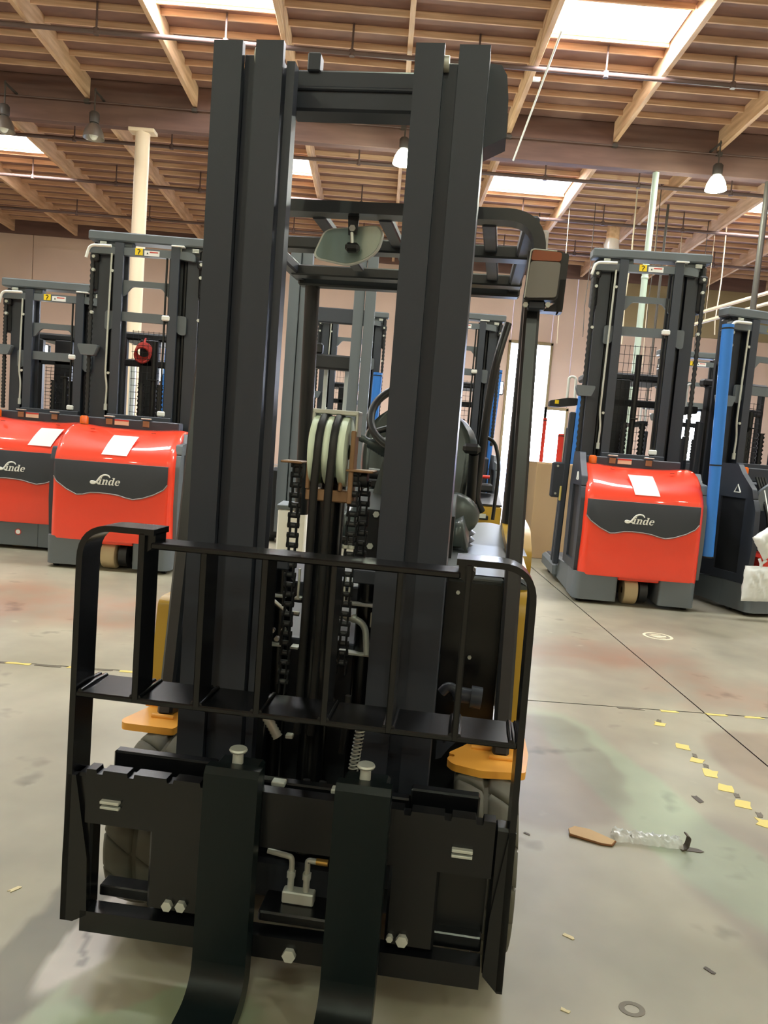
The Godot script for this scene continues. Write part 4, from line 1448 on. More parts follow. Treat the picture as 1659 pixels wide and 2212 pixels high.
func reach_truck(label: String, at: Vector3, turn: float, H: float, style := "red") -> Node3D:
	var t := thing("reach_truck", label, "reach truck", at, turn)
	var G: Material = M.truck_grey
	var K: Material = M.truck_dark
	var zr := -1.25 if style == "stripped" else -1.8
	var tall := at.x > 2.0
	var down := Basis(Vector3(1, 0, 0), Vector3(0, 0, 1), Vector3(0, -1, 0))
	# chassis: two front skirts with the drive wheel between, long sides
	var s := S()
	prism(s, rounded(poly([-0.555, -0.05, -0.52, 0.0, -0.17, 0.0, -0.17, -0.4, -0.555, -0.4]), 0.03), 0.245, Transform3D(down, Vector3(0, 0.28, 0)))
	prism(s, rounded(poly([0.2, 0.0, 0.49, 0.0, 0.53, -0.06, 0.53, -0.4, 0.2, -0.4]), 0.03), 0.245, Transform3D(down, Vector3(0, 0.28, 0)))
	bb(s, -0.17, 0.2, 0.25, 0.28, -0.4, -0.15)
	for x in [-0.55, 0.47]:
		prism(s, rounded(poly([-0.38, 0.04, -0.38, 0.28, -0.9, 0.25, zr, 0.2, zr, 0.06]), 0.03), 0.08, Transform3D(SIDEWAYS, Vector3(x, 0, 0)))
	bb(s, -0.6 if tall else -0.555, 0.55, 0.05, 0.2, zr - 0.05, -1.0, 0.03)
	var ch := obj("chassis", s, G, t)
	for x in [-0.49, 0.46]:
		for z in [-0.1, -0.32]: obj("caster", Rd(Vector3(x - 0.02, 0.03, z), Vector3(x + 0.02, 0.03, z), 0.03, 12), M.truck_black, ch)
	for x in [-0.5, 0.47]: obj("load_wheel", Rd(Vector3(x - 0.05, 0.07, zr + 0.2), Vector3(x + 0.05, 0.07, zr + 0.2), 0.07, 16), M.truck_black, ch)
	s = S()
	bb(s, -0.55, -0.3, 0.2, 0.212, zr, -1.05, 0.004)
	obj("floor_mat", s, M.truck_dark, ch)
	s = S()
	lathe(s, poly([0.03, -0.06, 0.118, -0.06, 0.125, -0.05, 0.125, 0.05, 0.118, 0.06, 0.03, 0.06]), xform(Vector3(-0.03, 0.125, -0.16), ALONG_X), 32)
	if at.x < -3.0:
		obj("skirt_cover", boxed(-0.18, 0.21, 0.036, 0.28, -0.03, -0.001, 0.004), G, ch)
		var sk := S()
		lathe(sk, poly([0.03, 0.0, 0.03, 0.002, 0.0005, 0.002]), xform(Vector3(0.02, 0.17, -0.001), ALONG_Z), 20)
		obj("round_sticker", sk, M.red_print, ch)
		sk = S()
		lathe(sk, poly([0.022, 0.002, 0.022, 0.003, 0.0005, 0.003]), xform(Vector3(0.02, 0.17, -0.001), ALONG_Z), 20)
		obj("sticker_face", sk, M.paper, ch)
	var wh := obj("drive_wheel", s, M.tan_tread, t)
	s = S()
	lathe(s, poly([0.02, -0.035, 0.105, -0.035, 0.105, 0.035, 0.02, 0.035]), xform(Vector3(0.09, 0.125, -0.18), ALONG_X), 24)
	bb(s, -0.16, 0.19, 0.06, 0.26, -0.4, -0.36)
	obj("gearbox", s, M.truck_black, wh)
	# dark body behind the hood
	s = S()
	bb(s, -0.47, 0.44, 0.28, 1.2, -0.68, -0.3, 0.02)
	bb(s, -0.44, 0.42, 1.2, 1.33, -0.66, -0.5, 0.008)
	bb(s, -0.3, 0.3, 1.0, 1.37, -0.68, -0.64, 0.004)
	var body := obj("body", s, K, t)
	if style == "red":
		truck_hood(t)
		for x in [-0.22, 0.12]:
			obj("hinge_cap", boxed(x - 0.045, x + 0.045, 1.34, 1.352, -0.52, -0.48, 0.003), M.zinc, body)
			obj("hinge", boxed(x - 0.03, x + 0.03, 1.27, 1.325, -0.5, -0.49, 0.003), M.tan_bracket, body)
		obj("warning_plate", boxed(-0.17, -0.04, 1.272, 1.322, -0.5, -0.494, 0.001), M.column_beige, body)
		obj("red_print", boxed(-0.17, -0.04, 1.308, 1.322, -0.494, -0.493), M.red_print, body)
	elif style == "stripped":
		s = S()
		prism(s, rounded(poly([-0.45, 0.95, 0.3, 0.95, 0.3, 1.2, -0.3, 1.22, -0.45, 1.12]), 0.05), 0.03, xform(Vector3(0, 0, -0.2)))
		obj("grey_shroud", s, M.truck_grey, body)
		objs("motor", [Rd(Vector3(-0.05, 0.56, -0.15), Vector3(-0.05, 0.98, -0.15), 0.13, 24), Rd(Vector3(0.25, 0.5, -0.15), Vector3(0.25, 0.9, -0.15), 0.1, 20)], M.truck_black, body)
		s = S()
		rod(s, Vector3(-0.05, 0.82, -0.15), Vector3(-0.05, 0.92, -0.15), 0.135, 24)
		obj("motor_band", s, M.zinc, body)
		s = S()
		bb(s, -0.42, 0.46, 0.28, 0.56, -0.36, -0.06, 0.03)
		obj("drive_unit", s, M.red_plastic, body)
		for i in 4: obj("hose", Tb(soften(pts([-0.4 + i * 0.03, 1.25, -0.28, -0.36 + i * 0.03, 0.9, -0.12, -0.3 + i * 0.05, 0.55, -0.14]), 0.1), 0.012), M.hose, body)
	else:
		for i in 6: obj("hose", Tb(soften(pts([-0.3 + i * 0.11, 1.3, -0.27, -0.26 + i * 0.1, 0.9, -0.2, -0.3 + i * 0.12, 0.5, -0.26]), 0.1), 0.016), M.hose, body)
	# side plates with the recessed black opening
	for side in [-1.0, 1.0]:
		var x := -0.56 if side < 0 else 0.505
		s = S()
		# frame of four bars round the opening
		var cut := [-0.2, -0.52, 0.36, 1.05]
		prism(s, rounded(poly([-0.08, 0.28, -0.05, 0.6, -0.06, 0.95, -0.1, 1.05, cut[0], 1.05, cut[0], 0.28]), 0.015), 0.055, Transform3D(SIDEWAYS, Vector3(x, 0, 0)))
		var top := 1.36 if tall and side < 0 else 1.235
		if tall or side > 0: prism(s, rounded(poly([-0.1, 1.05, -0.13, 1.14, -0.28, top - 0.08, -0.34, top, -0.62, top, -0.7, 1.05]), 0.015), 0.055, Transform3D(SIDEWAYS, Vector3(x, 0, 0)))
		prism(s, poly([cut[1], 0.28, cut[1], 1.05, -0.7, 1.05, -0.7, 0.28]), 0.055, Transform3D(SIDEWAYS, Vector3(x, 0, 0)))
		bb(s, x, x + 0.055, 0.28, 0.36, cut[1], cut[0])
		var sp := obj("side_plate", s, G if side > 0 else M.truck_dark, t)
		obj("recess", boxed(x + 0.02, x + 0.035, 0.36, 1.05, cut[1], cut[0]), M.truck_black, sp)
		s = S()
		var ox: float = x - 0.002 if side < 0 else x + 0.057
		tube(s, PackedVector3Array([Vector3(ox, 1.1, -0.27), Vector3(ox, 1.17, -0.31), Vector3(ox, 1.1, -0.35), Vector3(ox, 1.1, -0.27)]), 0.007, 6)
		if tall: obj("decal", s, M.white, sp)
	# operator's compartment post on the left
	if tall:
		for e in [[-0.59, 1.75, -0.95, 0.06], [-0.58, 1.6, -1.15, 0.05]]:
			s = S()
			beam(s, Vector3(e[0], 0.2, e[2]), Vector3(e[0] + 0.03, e[1], e[2]), e[3], 0.07, 0.01)
			obj("compartment_post", s, K, t)
		var cp := obj("control_box", boxed(-0.71, -0.58, 0.88, 1.24, -1.0, -0.92, 0.015), K, t)
		for y in [0.92, 1.2]: obj("bolt", Bo(Vector3(-0.66, y, -0.92), Vector3.BACK, 0.012, 0.01), M.zinc, cp)
		s = S()
		prism(s, rounded(poly([-0.78, 1.86, -0.6, 1.9, -0.5, 1.9, -0.5, 1.83, -0.68, 1.8, -0.78, 1.8]), 0.012), 0.12, xform(Vector3(0, 0, -1.2)))
		var am := obj("armrest", s, M.truck_black, t)
		obj("armrest_label", boxed(-0.73, -0.69, 1.83, 1.868, -1.079, -1.076), M.sticker_yellow, am)
		obj("white_loop", Tb(soften(pts([-0.6, 1.88, -1.15, -0.6, 2.12, -1.15, -0.53, 2.12, -1.15, -0.52, 1.88, -1.15]), 0.05), 0.014), M.white, am)
		obj("yellow_band", boxed(-0.62, -0.6, 0.85, 1.0, -0.94, -0.91, 0.004), M.tape_yellow, t)
	# driver's cabin behind the mast: guard roof, posts and pad
	s = S()
	bb(s, -0.4, 0.4, 2.12, 2.2, zr, -1.15, 0.02)
	var cab := obj("guard_roof", s, M.truck_black, t)
	for e in [[-0.36, -0.3], [-0.17, 0.02], [0.3, 0.34]]:
		obj("cabin_post", boxed(e[0], e[1], 0.7, 2.13, -1.2, -1.12, 0.01), M.truck_black, cab)
	obj("cabin_pad", boxed(-0.3, 0.34, 0.75, 1.35, -1.24, -1.16, 0.03), M.truck_black, cab)
	if absf(at.x + 2.273) < 0.01:
		s = S()
		for k in 5:
			var ring := PackedVector3Array()
			for i in 19: ring.append(Vector3(-0.12 + 0.075 * cos(TAU * i / 18.0), 2.02 + 0.075 * sin(TAU * i / 18.0) - 0.012 * k, -1.1 + 0.012 * k))
			tube(s, ring, 0.011, 6)
		rod(s, Vector3(-0.12, 2.08, -1.09), Vector3(-0.12, 2.14, -1.14), 0.012, 6)
		obj("red_hose_coil", s, M.red_print, cab)
	obj("cabin_rail", boxed(-0.36, 0.34, 1.86, 1.93, -1.18, -1.12, 0.01), M.truck_black, cab)
	truck_mast(t, H, style)
	# amber beacon
	s = S()
	lathe(s, poly([0.001, 1.37, 0.042, 1.37, 0.046, 1.385, 0.001, 1.385]), xform(Vector3(-0.42, -0.125, -0.42)), 18)
	var bc := obj("beacon_base", s, M.truck_black, t)
	s = S()
	lathe(s, poly([0.038, 1.385, 0.038, 1.445, 0.026, 1.46, 0.001, 1.46]), xform(Vector3(-0.42, -0.125, -0.42)), 18)
	obj("beacon_lens", s, M.amber_lens, bc)
	return t

func truck_hood(t: Node3D) -> void:
	# moulded hood: profile (z, y) swept across with rounded front corners
	var prof := [[0.0, 0.262], [0.004, 0.29], [0.004, 0.45], [0.0, 0.65], [-0.004, 0.9], [-0.01, 0.96], [-0.03, 1.02], [-0.07, 1.08], [-0.14, 1.15], [-0.24, 1.215], [-0.34, 1.25], [-0.42, 1.265], [-0.44, 1.25]]
	var s := S()
	var rows: Array = []
	for p in prof:
		var r := PackedVector3Array()
		var hw: float = 0.515 + (0.012 if p[1] < 0.9 else 0.012 - (p[1] - 0.9) * 0.02)
		var rc := 0.07
		var zb: float = lerpf(-0.1, -0.64, smoothstep(0.92, 1.2, p[1]))
		r.append(Vector3(-hw, p[1] - (0.014 if p[1] > 1.0 else 0.0), zb))
		for k in 7:
			var a := PI / 2 * k / 6.0
			r.append(Vector3(-hw + rc * (1.0 - cos(a)), p[1] - (0.014 * (1.0 - sin(a)) if p[1] > 1.0 else 0.0), p[0] - rc * (1.0 - sin(a))))
		for k in range(1, 12):
			var u := -1.0 + 2.0 * k / 12.0
			r.append(Vector3(u * (hw - rc), p[1] + ((0.03 * absf(u * u * u) - 0.022) * smoothstep(1.05, 1.2, p[1])), p[0] + 0.014 * (1.0 - u * u) * (1.0 if p[1] < 1.1 else 0.4)))
		for k in 7:
			var a := PI / 2 * (6 - k) / 6.0
			r.append(Vector3(hw - rc * (1.0 - cos(a)), p[1] - (0.014 * (1.0 - sin(a)) if p[1] > 1.0 else 0.0), p[0] - rc * (1.0 - sin(a))))
		r.append(Vector3(hw, p[1] - (0.014 if p[1] > 1.0 else 0.0), zb))
		rows.append(r)
	# last row: the rear edge sweeps further back at both sides
	var last: PackedVector3Array = rows[-1].duplicate()
	for k in last.size():
		last[k].z = -0.46 - 0.18 * pow(absf(last[k].x) / 0.52, 4.0)
	rows.append(last)
	grid(s, rows, Vector3.BACK)
	var hood := obj("hood", s, M.truck_red, t)
	# smoked grey band with its wavy lower edge, following the bow of the hood
	var low := [[-0.505, 0.8], [-0.47, 0.755], [-0.38, 0.695], [-0.29, 0.655], [-0.24, 0.66], [-0.17, 0.68], [-0.1, 0.684], [0.0, 0.68], [0.07, 0.672], [0.13, 0.656], [0.195, 0.645], [0.27, 0.66], [0.37, 0.698], [0.45, 0.745], [0.482, 0.79]]
	s = S()
	var edge := PackedVector3Array()
	var a_row := PackedVector3Array()
	var b_row := PackedVector3Array()
	var c_row := PackedVector3Array()
	for e in low:
		var x: float = e[0]
		var z := 0.016 + 0.016 * (1.0 - pow(x / 0.46, 2.0)) - (0.02 if absf(x) > 0.49 else 0.0)
		edge.append(Vector3(x, e[1], z))
		b_row.append(Vector3(x, e[1], z))
		a_row.append(Vector3(x, 0.945, z - 0.006))
		c_row.append(Vector3(x, 0.948, z - 0.03))
	var d_row := PackedVector3Array()
	for p in b_row: d_row.append(p + Vector3(0, -0.002, -0.03))
	grid(s, [c_row, a_row, b_row, d_row], Vector3.BACK)
	var band := obj("front_band", s, M.band_grey, hood)
	s = S()
	tube(s, edge, 0.0055, 8)
	obj("band_rim", s, M.rim_grey, hood)
	brand(hood, Vector3(-0.055, 0.79, 0.036))
	obj("hood_lip", boxed(-0.17, 0.2, 0.232, 0.268, -0.1, -0.02, 0.01), M.truck_red, hood)
	s = S()
	for e in [[-0.27, 1.222], [0.27, 1.222]]:
		bx(s, Vector3(e[0], e[1], -0.235), Vector3(0.035, 0.004, 0.02), 0.001)
	obj("lift_slot", s, M.black_print, hood)

# slanted script wordmark with a looping first letter
func brand(parent: Node3D, at: Vector3) -> void:
	var s := S()
	s.append_from(word("inde", "Droid Serif", 0.06, 0.004, 0.28).commit(), 0, Transform3D(Basis.IDENTITY, Vector3(0.046, -0.006, 0)))
	var a := soften(pts([0.05, 0.03, 0, 0.036, 0.048, 0, 0.0, 0.053, 0, -0.032, 0.034, 0, -0.062, -0.012, 0, -0.085, -0.027, 0, -0.112, -0.025, 0, -0.114, -0.012, 0, -0.09, -0.009, 0, -0.06, -0.022, 0, -0.032, -0.028, 0]), 0.02, 4)
	var rd := PackedFloat32Array()
	for i in a.size(): rd.append(0.0055 + 0.0035 * sin(PI * i / a.size()))
	var fl := S()
	tube(fl, a, 0.006, 8, rd)
	obj("wordmark_initial", fl, M.white, parent, at).scale.z = 0.4
	obj("wordmark", s, M.white, parent, at)

func truck_mast(t: Node3D, H: float, style: String) -> void:
	var K: Material = M.truck_dark
	var G: Material = M.truck_grey
	var z := -0.75
	var down := Basis(Vector3(1, 0, 0), Vector3(0, 0, 1), Vector3(0, -1, 0))
	var s: SurfaceTool
	for side in [-1.0, 1.0]:
		# outer and inner I-section uprights
		for e in [["outer_upright", 0.36, 0.475, H - 0.05, -0.86], ["inner_upright", 0.22, 0.3, H - 0.1, -0.78]]:
			var a: float = e[1]
			var b: float = e[2]
			var m := (a + b) * 0.5
			var zf: float = e[4] + 0.1
			var pl := PackedVector2Array()
			for q in [[a, zf], [b, zf], [b, zf - 0.025], [m + 0.012, zf - 0.03], [m + 0.012, zf - 0.15], [b, zf - 0.155], [b, zf - 0.18], [a, zf - 0.18], [a, zf - 0.155], [m - 0.012, zf - 0.15], [m - 0.012, zf - 0.03], [a, zf - 0.025]]:
				pl.append(Vector2(side * q[0], q[1]))
			s = S()
			prism(s, pl, e[3] - 0.2, Transform3D(down, Vector3(0, e[3], 0)))
			obj(e[0], s, K, t)
		# chains, slim pipe and ribbed hose
		s = S()
		rod(s, Vector3(side * 0.335, 1.2, z - 0.05), Vector3(side * 0.335, H - 0.2, z - 0.05), 0.022, 10)
		obj("lift_cylinder", s, M.truck_black, t)
		s = S()
		var ln := PackedVector3Array()
		var rd := PackedFloat32Array()
		var n := 60
		for i in n:
			ln.append(Vector3(side * 0.515, 1.35 + (H - 1.62) * i / (n - 1.0), z + 0.03))
			rd.append(0.024 if i % 2 else 0.016)
		tube(s, ln, 0.02, 8, rd)
		obj("ribbed_hose", s, M.truck_black, t)
		obj("web_plate", boxed(side * 0.29, side * 0.37, 0.3, H - 0.12, z - 0.14, z - 0.1), M.truck_black, t)
		s = S()
		bb(s, side * 0.5 - 0.03, side * 0.5 + 0.03, H - 0.55, H - 0.1, z - 0.12, z + 0.02, 0.02)
		bb(s, side * 0.5 - 0.04, side * 0.5 + 0.04, H - 0.28, H - 0.2, z - 0.1, z + 0.05, 0.015)
		obj("hose_reel", s, M.truck_black, t)
		for y in [H - 0.24, H - 0.36, H - 0.75]: obj("bolt", Bo(Vector3(side * 0.5, y, z + 0.03), Vector3.BACK, 0.016, 0.03), M.zinc, t)
	s = S()
	bb(s, -0.56, 0.56, H - 0.085, H, z - 0.12, z + 0.05, 0.012)
	bb(s, -0.42, -0.16, H - 0.13, H - 0.07, z - 0.1, z, 0.008)
	bb(s, 0.26, 0.52, H - 0.16, H - 0.07, z - 0.1, z, 0.008)
	obj("top_beam", s, G, t)
	s = S()
	prism(s, rounded(poly([-0.54, H - 0.21, -0.54, H - 0.14, 0.38, H - 0.135, 0.44, H - 0.155, 0.44, H - 0.22, 0.3, H - 0.205]), 0.015), 0.06, xform(Vector3(0, 0, z)))
	var lb := obj("label_beam", s, G, t)
	var st := boxed(-0.115, -0.045, H - 0.198, H - 0.138, z + 0.06, z + 0.063)
	var yl := obj("hook_sticker", st, M.sticker_yellow, lb)
	s = S()
	prism(s, strip(rounded_line([-0.085, H - 0.193, -0.08, H - 0.172, -0.068, H - 0.162, -0.078, H - 0.147, -0.095, H - 0.152], 0.006), 0.008), 0.001, xform(Vector3(0, 0, z + 0.063)))
	obj("hook_print", s, M.black_print, lb)
	obj("warning_sticker", boxed(-0.03, 0.11, H - 0.2, H - 0.152, z + 0.06, z + 0.063), M.paper, lb)
	s = S()
	bb(s, 0.02, 0.098, H - 0.171, H - 0.161, z + 0.063, z + 0.064)
	obj("red_print", s, M.red_print, lb)
	s = S()
	prism(s, poly([-0.008, H - 0.185, 0.008, H - 0.185, 0.0, H - 0.165]), 0.001, xform(Vector3(0, 0, z + 0.063)))
	obj("black_print", s, M.black_print, lb)
	# pale bent rod on the upper left, springs on the upper right
	s = S()
	tube(s, soften(pts([-0.56, H - 0.26, z + 0.08, -0.53, H - 0.145, z + 0.08, -0.33, H - 0.14, z + 0.08]), 0.05), 0.014, 8)
	obj("bent_rod", s, M.white, t)
	for e in [[-0.42, H - 0.125], [0.28, H - 0.13], [0.44, H - 0.13]]:
		s = S()
		for i in 3: rod(s, Vector3(e[0] - 0.03, e[1] + i * 0.0125, z + 0.04), Vector3(e[0] + 0.03, e[1] + i * 0.0125, z + 0.04), 0.007, 8)
		obj("top_spring", s, M.zinc, t)
	obj("top_cap", boxed(0.22, 0.34, H - 0.1, H - 0.086, z + 0.02, z + 0.08, 0.003), M.white, t)
	# cross plates between the inner uprights with rounded openings below them
	for e in [[0.43, 0.055, 0.27], [0.72, 0.085, 0.38]]:
		var y: float = H - e[0]
		var w: float = e[2]
		s = S()
		prism(s, rounded(poly([-w, y, w, y, w, y - e[1] - 0.09, w - 0.06, y - e[1] - 0.09, w - 0.13, y - e[1], -w + 0.13, y - e[1], -w + 0.06, y - e[1] - 0.09, -w, y - e[1] - 0.09]), 0.025), 0.03, xform(Vector3(0, 0, z + 0.005)))
		obj("cross_plate", s, G, t)
	# long thin pipe on the left with clips, cap blocks and twin hoses on the right
	s = S()
	tube(s, soften(pts([-0.33, H - 0.2, z + 0.06, -0.345, 1.75, z + 0.06, -0.325, 1.62, z + 0.06, -0.33, 1.46, z + 0.06]), 0.05), 0.01, 8)
	rod(s, Vector3(-0.33, 1.46, z + 0.06), Vector3(-0.33, 1.4, z + 0.06), 0.017, 8)
	for y in [H - 0.36, 1.75]: bolt(s, Vector3(-0.315, y, z + 0.06), Vector3.BACK, 0.014, 0.014)
	obj("long_pipe", s, M.zinc, t)
	for x in [0.18, 0.215]:
		obj("pressure_hose", Tb(soften(pts([x, H - 0.2, z + 0.045, x, 1.42, z + 0.045, x - 0.01, 1.3, z + 0.08, x - 0.03, 1.18, z + 0.1]), 0.05), 0.01), M.hose, t)
	for y in [H - 0.76, 1.4]: obj("cap_block", boxed(0.16, 0.235, y - 0.02, y + 0.03, z + 0.03, z + 0.08, 0.01), M.white, t)
	# grey work lamp and small loops at the left, hose springs low in the middle
	s = S()
	prism(s, rounded(poly([-0.6, 2.0, -0.42, 2.0, -0.42, 1.975, -0.45, 1.9, -0.57, 1.9, -0.6, 1.975]), 0.012), 0.08, xform(Vector3(0, 0, z + 0.02)))
	obj("work_lamp", s, G, t)
	for x in [-0.06, 0.12]:
		s = S()
		var ln := PackedVector3Array()
		var rd := PackedFloat32Array()
		for i in 24:
			ln.append(Vector3(x, 1.2 + i * 0.021, z - 0.12))
			rd.append(0.036 if i % 2 else 0.022)
		tube(s, ln, 0.02, 8, rd)
		obj("hose_spring", s, M.truck_black, t)
	s = S()
	rod(s, Vector3(0.035, 1.25, z - 0.2), Vector3(0.035, H - 0.95, z - 0.2), 0.03, 12)
	bb(s, 0.0, 0.075, 1.72, 1.735, z - 0.17, z - 0.14, 0.003)
	obj("centre_cylinder", s, M.truck_black, t)
	# mesh guard behind the uprights
	s = S()
	for i in 9: rod(s, Vector3(-0.2 + i * 0.05, 1.3, z - 0.25), Vector3(-0.2 + i * 0.05, H - 0.85, z - 0.25), 0.0025, 5)
	for i in 14:
		var y: float = 1.34 + i * (H - 2.2) / 13.0
		rod(s, Vector3(-0.21, y, z - 0.25), Vector3(0.21, y, z - 0.25), 0.0025, 5)
	obj("mesh_guard", s, M.truck_black, t).set_meta("kind", "stuff")
	# carriage and load wheels end of the truck
	obj("carriage", boxed(-0.42, 0.42, 0.2, 0.75, -1.13, -1.03, 0.02), M.truck_black, t)

# plain twin-column truck seen through the forklift
func column_truck(label: String, at: Vector3, turn: float, H: float, half: float) -> void:
	var t := thing("mast_truck", label, "stacker", at, turn)
	var down := Basis(Vector3(1, 0, 0), Vector3(0, 0, 1), Vector3(0, -1, 0))
	var s: SurfaceTool
	for side in [-1.0, 1.0]:
		for e in [["outer_upright", half - 0.12, half, 0.0], ["inner_upright", half - 0.25, half - 0.13, -0.02]]:
			var pl := PackedVector2Array()
			for q in [[e[1], e[3]], [e[2], e[3]], [e[2], e[3] - 0.16], [e[1], e[3] - 0.16]]: pl.append(Vector2(side * q[0], q[1]))
			s = S()
			prism(s, rounded(pl, 0.01, 2), H - 0.15, Transform3D(down, Vector3(0, H, 0)))
			obj(e[0], s, M.truck_grey, t)
	for y in [2.62, 1.0]:
		obj("cross_beam", boxed(-half + 0.11, half - 0.11, y, y + 0.17, -0.12, -0.035, 0.01), M.truck_dark, t)
	s = S()
	bb(s, -half + 0.2, half - 0.2, 2.1, 2.27, -0.3, -0.14, 0.02)
	bb(s, -half + 0.22, -half + 0.42, 2.27, 2.4, -0.28, -0.16, 0.02)
	obj("motor_box", s, M.truck_black, t)
	obj("base", boxed(-half - 0.1, half + 0.1, 0.05, 0.9, -0.9, -0.16, 0.04), M.truck_black, t)
	for x in [-half - 0.06, half + 0.06]: obj("wheel", Rd(Vector3(x - 0.04, 0.08, -0.3), Vector3(x + 0.04, 0.08, -0.3), 0.08, 16), M.truck_black, t)
	for x in [-0.06, 0.19]: obj("pale_rail", boxed(x, x + 0.05, 0.9, 2.12, -0.36, -0.33, 0.006), M.white_post, t)

# ---------------------------------------------------------------- things among the trucks
func post_thing(called: String, label: String, cat: String, a: Vector3, b: Vector3, r: float, m: Material) -> void:
	var t := thing(called, label, cat, Vector3(a.x, 0, a.z))
	var o := Vector3(a.x, 0, a.z)
	var s := S()
	rod(s, a - o, b - o, r, 16)
	obj("tube", s, m, t)
	s = S()
	var d := (b - a).normalized()
	for q in [0.0, 0.4, 0.98]:
		var c := a.lerp(b, q) - o
		rod(s, c, c + d * 0.012, r * 1.06, 16)
	obj("band", s, M.black_print, t)

func crate(label: String, at: Vector3, turn: float, size: Vector3) -> void:
	var t := thing("cardboard_box", label, "box", at, turn)
	obj("carton", boxed(-size.x / 2, size.x / 2, 0, size.y, -size.z, 0, 0.006), M.cardboard, t)
	obj("flap", boxed(-size.x / 2 - 0.004, size.x / 2 + 0.004, size.y, size.y + 0.008, -size.z - 0.004, -0.02, 0.002), M.cardboard, t)
	obj("tape", boxed(-0.03, 0.03, 0.02, size.y, 0.0, 0.002), M.tan_tread, t)

func build_background() -> void:
	reach_truck("low-mast red reach truck cut by the left edge of the picture", Vector3(-3.43, 0, -7.31), 0.0, 2.68)
	reach_truck("red reach truck second from the left, white sheet on its hood", Vector3(-2.273, 0, -6.57), 0.0, 3.05)
	reach_truck("red reach truck on the right with the tallest mast of the front row", Vector3(2.412, 0, -6.72), -4.6, 3.31)
	reach_truck("reach truck at the right edge turned to show its dark side, hood removed", Vector3(3.95, 0, -6.8), 15.0, 2.84, "stripped")
	reach_truck("dark reach truck behind the right pair, its yellow hook sticker between them", Vector3(4.45, 0, -10.3), -2.0, 2.92, "dark")
	reach_truck("dark reach truck seen past the right side of the big forklift's mast", Vector3(0.98, 0, -9.4), 0.0, 3.06, "dark")
	column_truck("grey twin-column mast truck seen between the two masts of the big forklift", Vector3(-0.66, 0, -8.9), 0.0, 3.55, 0.5)
	reach_truck("dark reach truck behind the grey twin-column one", Vector3(-0.55, 0, -11.4), 0.0, 3.3, "dark")
	# blue foam tubes
	post_thing("blue_tube", "tall blue tube leaning on the truck at the right edge", "tube", Vector3(3.03, 0.5, -6.75), Vector3(2.97, 2.56, -6.75), 0.05, M.blue_tube)
	post_thing("blue_tube", "short blue tube left of the right red truck, above the tall box", "tube", Vector3(2.52, 0.0, -10.05), Vector3(2.62, 2.2, -10.05), 0.055, M.blue_tube)
	post_thing("blue_tube", "blue tube seen through the right red truck's mast, on its right side", "tube", Vector3(3.33, 0.0, -9.0), Vector3(3.45, 2.12, -9.0), 0.07, M.blue_tube)
	post_thing("blue_tube", "blue tube seen through the mast of the second truck from the left", "tube", Vector3(-2.77, 0.0, -9.6), Vector3(-2.68, 2.35, -9.6), 0.05, M.blue_tube)
	post_thing("blue_tube", "blue tube left of the seat, behind the twin-column truck", "tube", Vector3(-0.12, 0.0, -10.2), Vector3(-0.08, 2.2, -10.2), 0.06, M.blue_tube)
	post_thing("blue_tube", "blue tube right of the forklift's right mast, by the dark truck", "tube", Vector3(1.62, 0.0, -11.6), Vector3(1.72, 2.5, -11.6), 0.06, M.blue_tube)
	post_thing("red_pole", "short red pole beside the blue tube above the tall box", "pole", Vector3(2.38, 0.0, -10.0), Vector3(2.38, 1.58, -10.0), 0.04, M.red_plastic)
	post_thing("red_pole", "thin red pole standing in front of the bright doorway behind the tall box", "pole", Vector3(2.14, 0.0, -10.0), Vector3(2.15, 1.77, -10.0), 0.025, M.red_plastic)
	# pale posts
	for e in [[4.02, -9.3, 2.3, "pale post left of the two behind the right red truck"], [4.36, -9.3, 2.3, "pale post nearest the blue leaning tube"], [-3.25, -10.0, 2.1, "pale post seen through the mast of the second truck"], [2.55, -9.05, 2.05, "pale post seen through the left of the right truck's mast"]]:
		var t := thing("pale_post", e[3], "post", Vector3(e[0], 0, e[1]))
		obj("shaft", boxed(-0.035, 0.035, 0, e[2], -0.03, 0.03, 0.006), M.white_post, t)
		var s := S()
		bb(s, -0.06, 0.06, 0, 0.01, -0.06, 0.06)
		tube(s, soften(pts([0.0, e[2] - 0.75, 0.03, 0.06, e[2] - 0.8, 0.06, 0.12, e[2] - 0.78, 0.05]), 0.03), 0.012, 8)
		obj("strap", s, M.white, t)
	# cartons
	crate("tall brown carton between the big forklift and the right red truck", Vector3(2.3, 0, -9.4), 4.0, Vector3(0.66, 1.19, 0.5))
	crate("brown carton behind the right red truck, beside the leaning blue tube", Vector3(4.15, 0, -8.55), -3.0, Vector3(0.42, 1.3, 0.4))
	var s := S()
	# yellow machine behind the seat
	var ym := thing("battery_charger", "yellow cabinet with a black sloping top behind the forklift's seat", "cabinet", Vector3(1.27, 0, -8.7))
	obj("cabinet", boxed(-0.26, 0.2, 0.04, 0.66, -0.5, 0.0, 0.015), M.yellow_paint, ym)
	s = S()
	prism(s, poly([0.0, 0.66, 0.0, 0.68, -0.3, 0.78, -0.5, 0.78, -0.5, 0.66]), 0.46, Transform3D(SIDEWAYS, Vector3(-0.26, 0, 0)))
	obj("cover", s, M.dark_plastic, ym)
	obj("data_plate", boxed(0.0, 0.15, 0.715, 0.72, -0.16, -0.12), M.tan_tread, ym)
	s = S()
	bb(s, -0.09, 0.05, 0.5, 0.55, 0.0, 0.03, 0.006)
	obj("latch", s, M.black_print, ym)
	obj("latch_plate", boxed(-0.06, 0.02, 0.52, 0.57, 0.03, 0.035), M.zinc, ym)
	obj("red_corner", boxed(-0.3, -0.22, 0.74, 0.82, -0.4, -0.2, 0.01), M.red_plastic, ym)
	s = S()
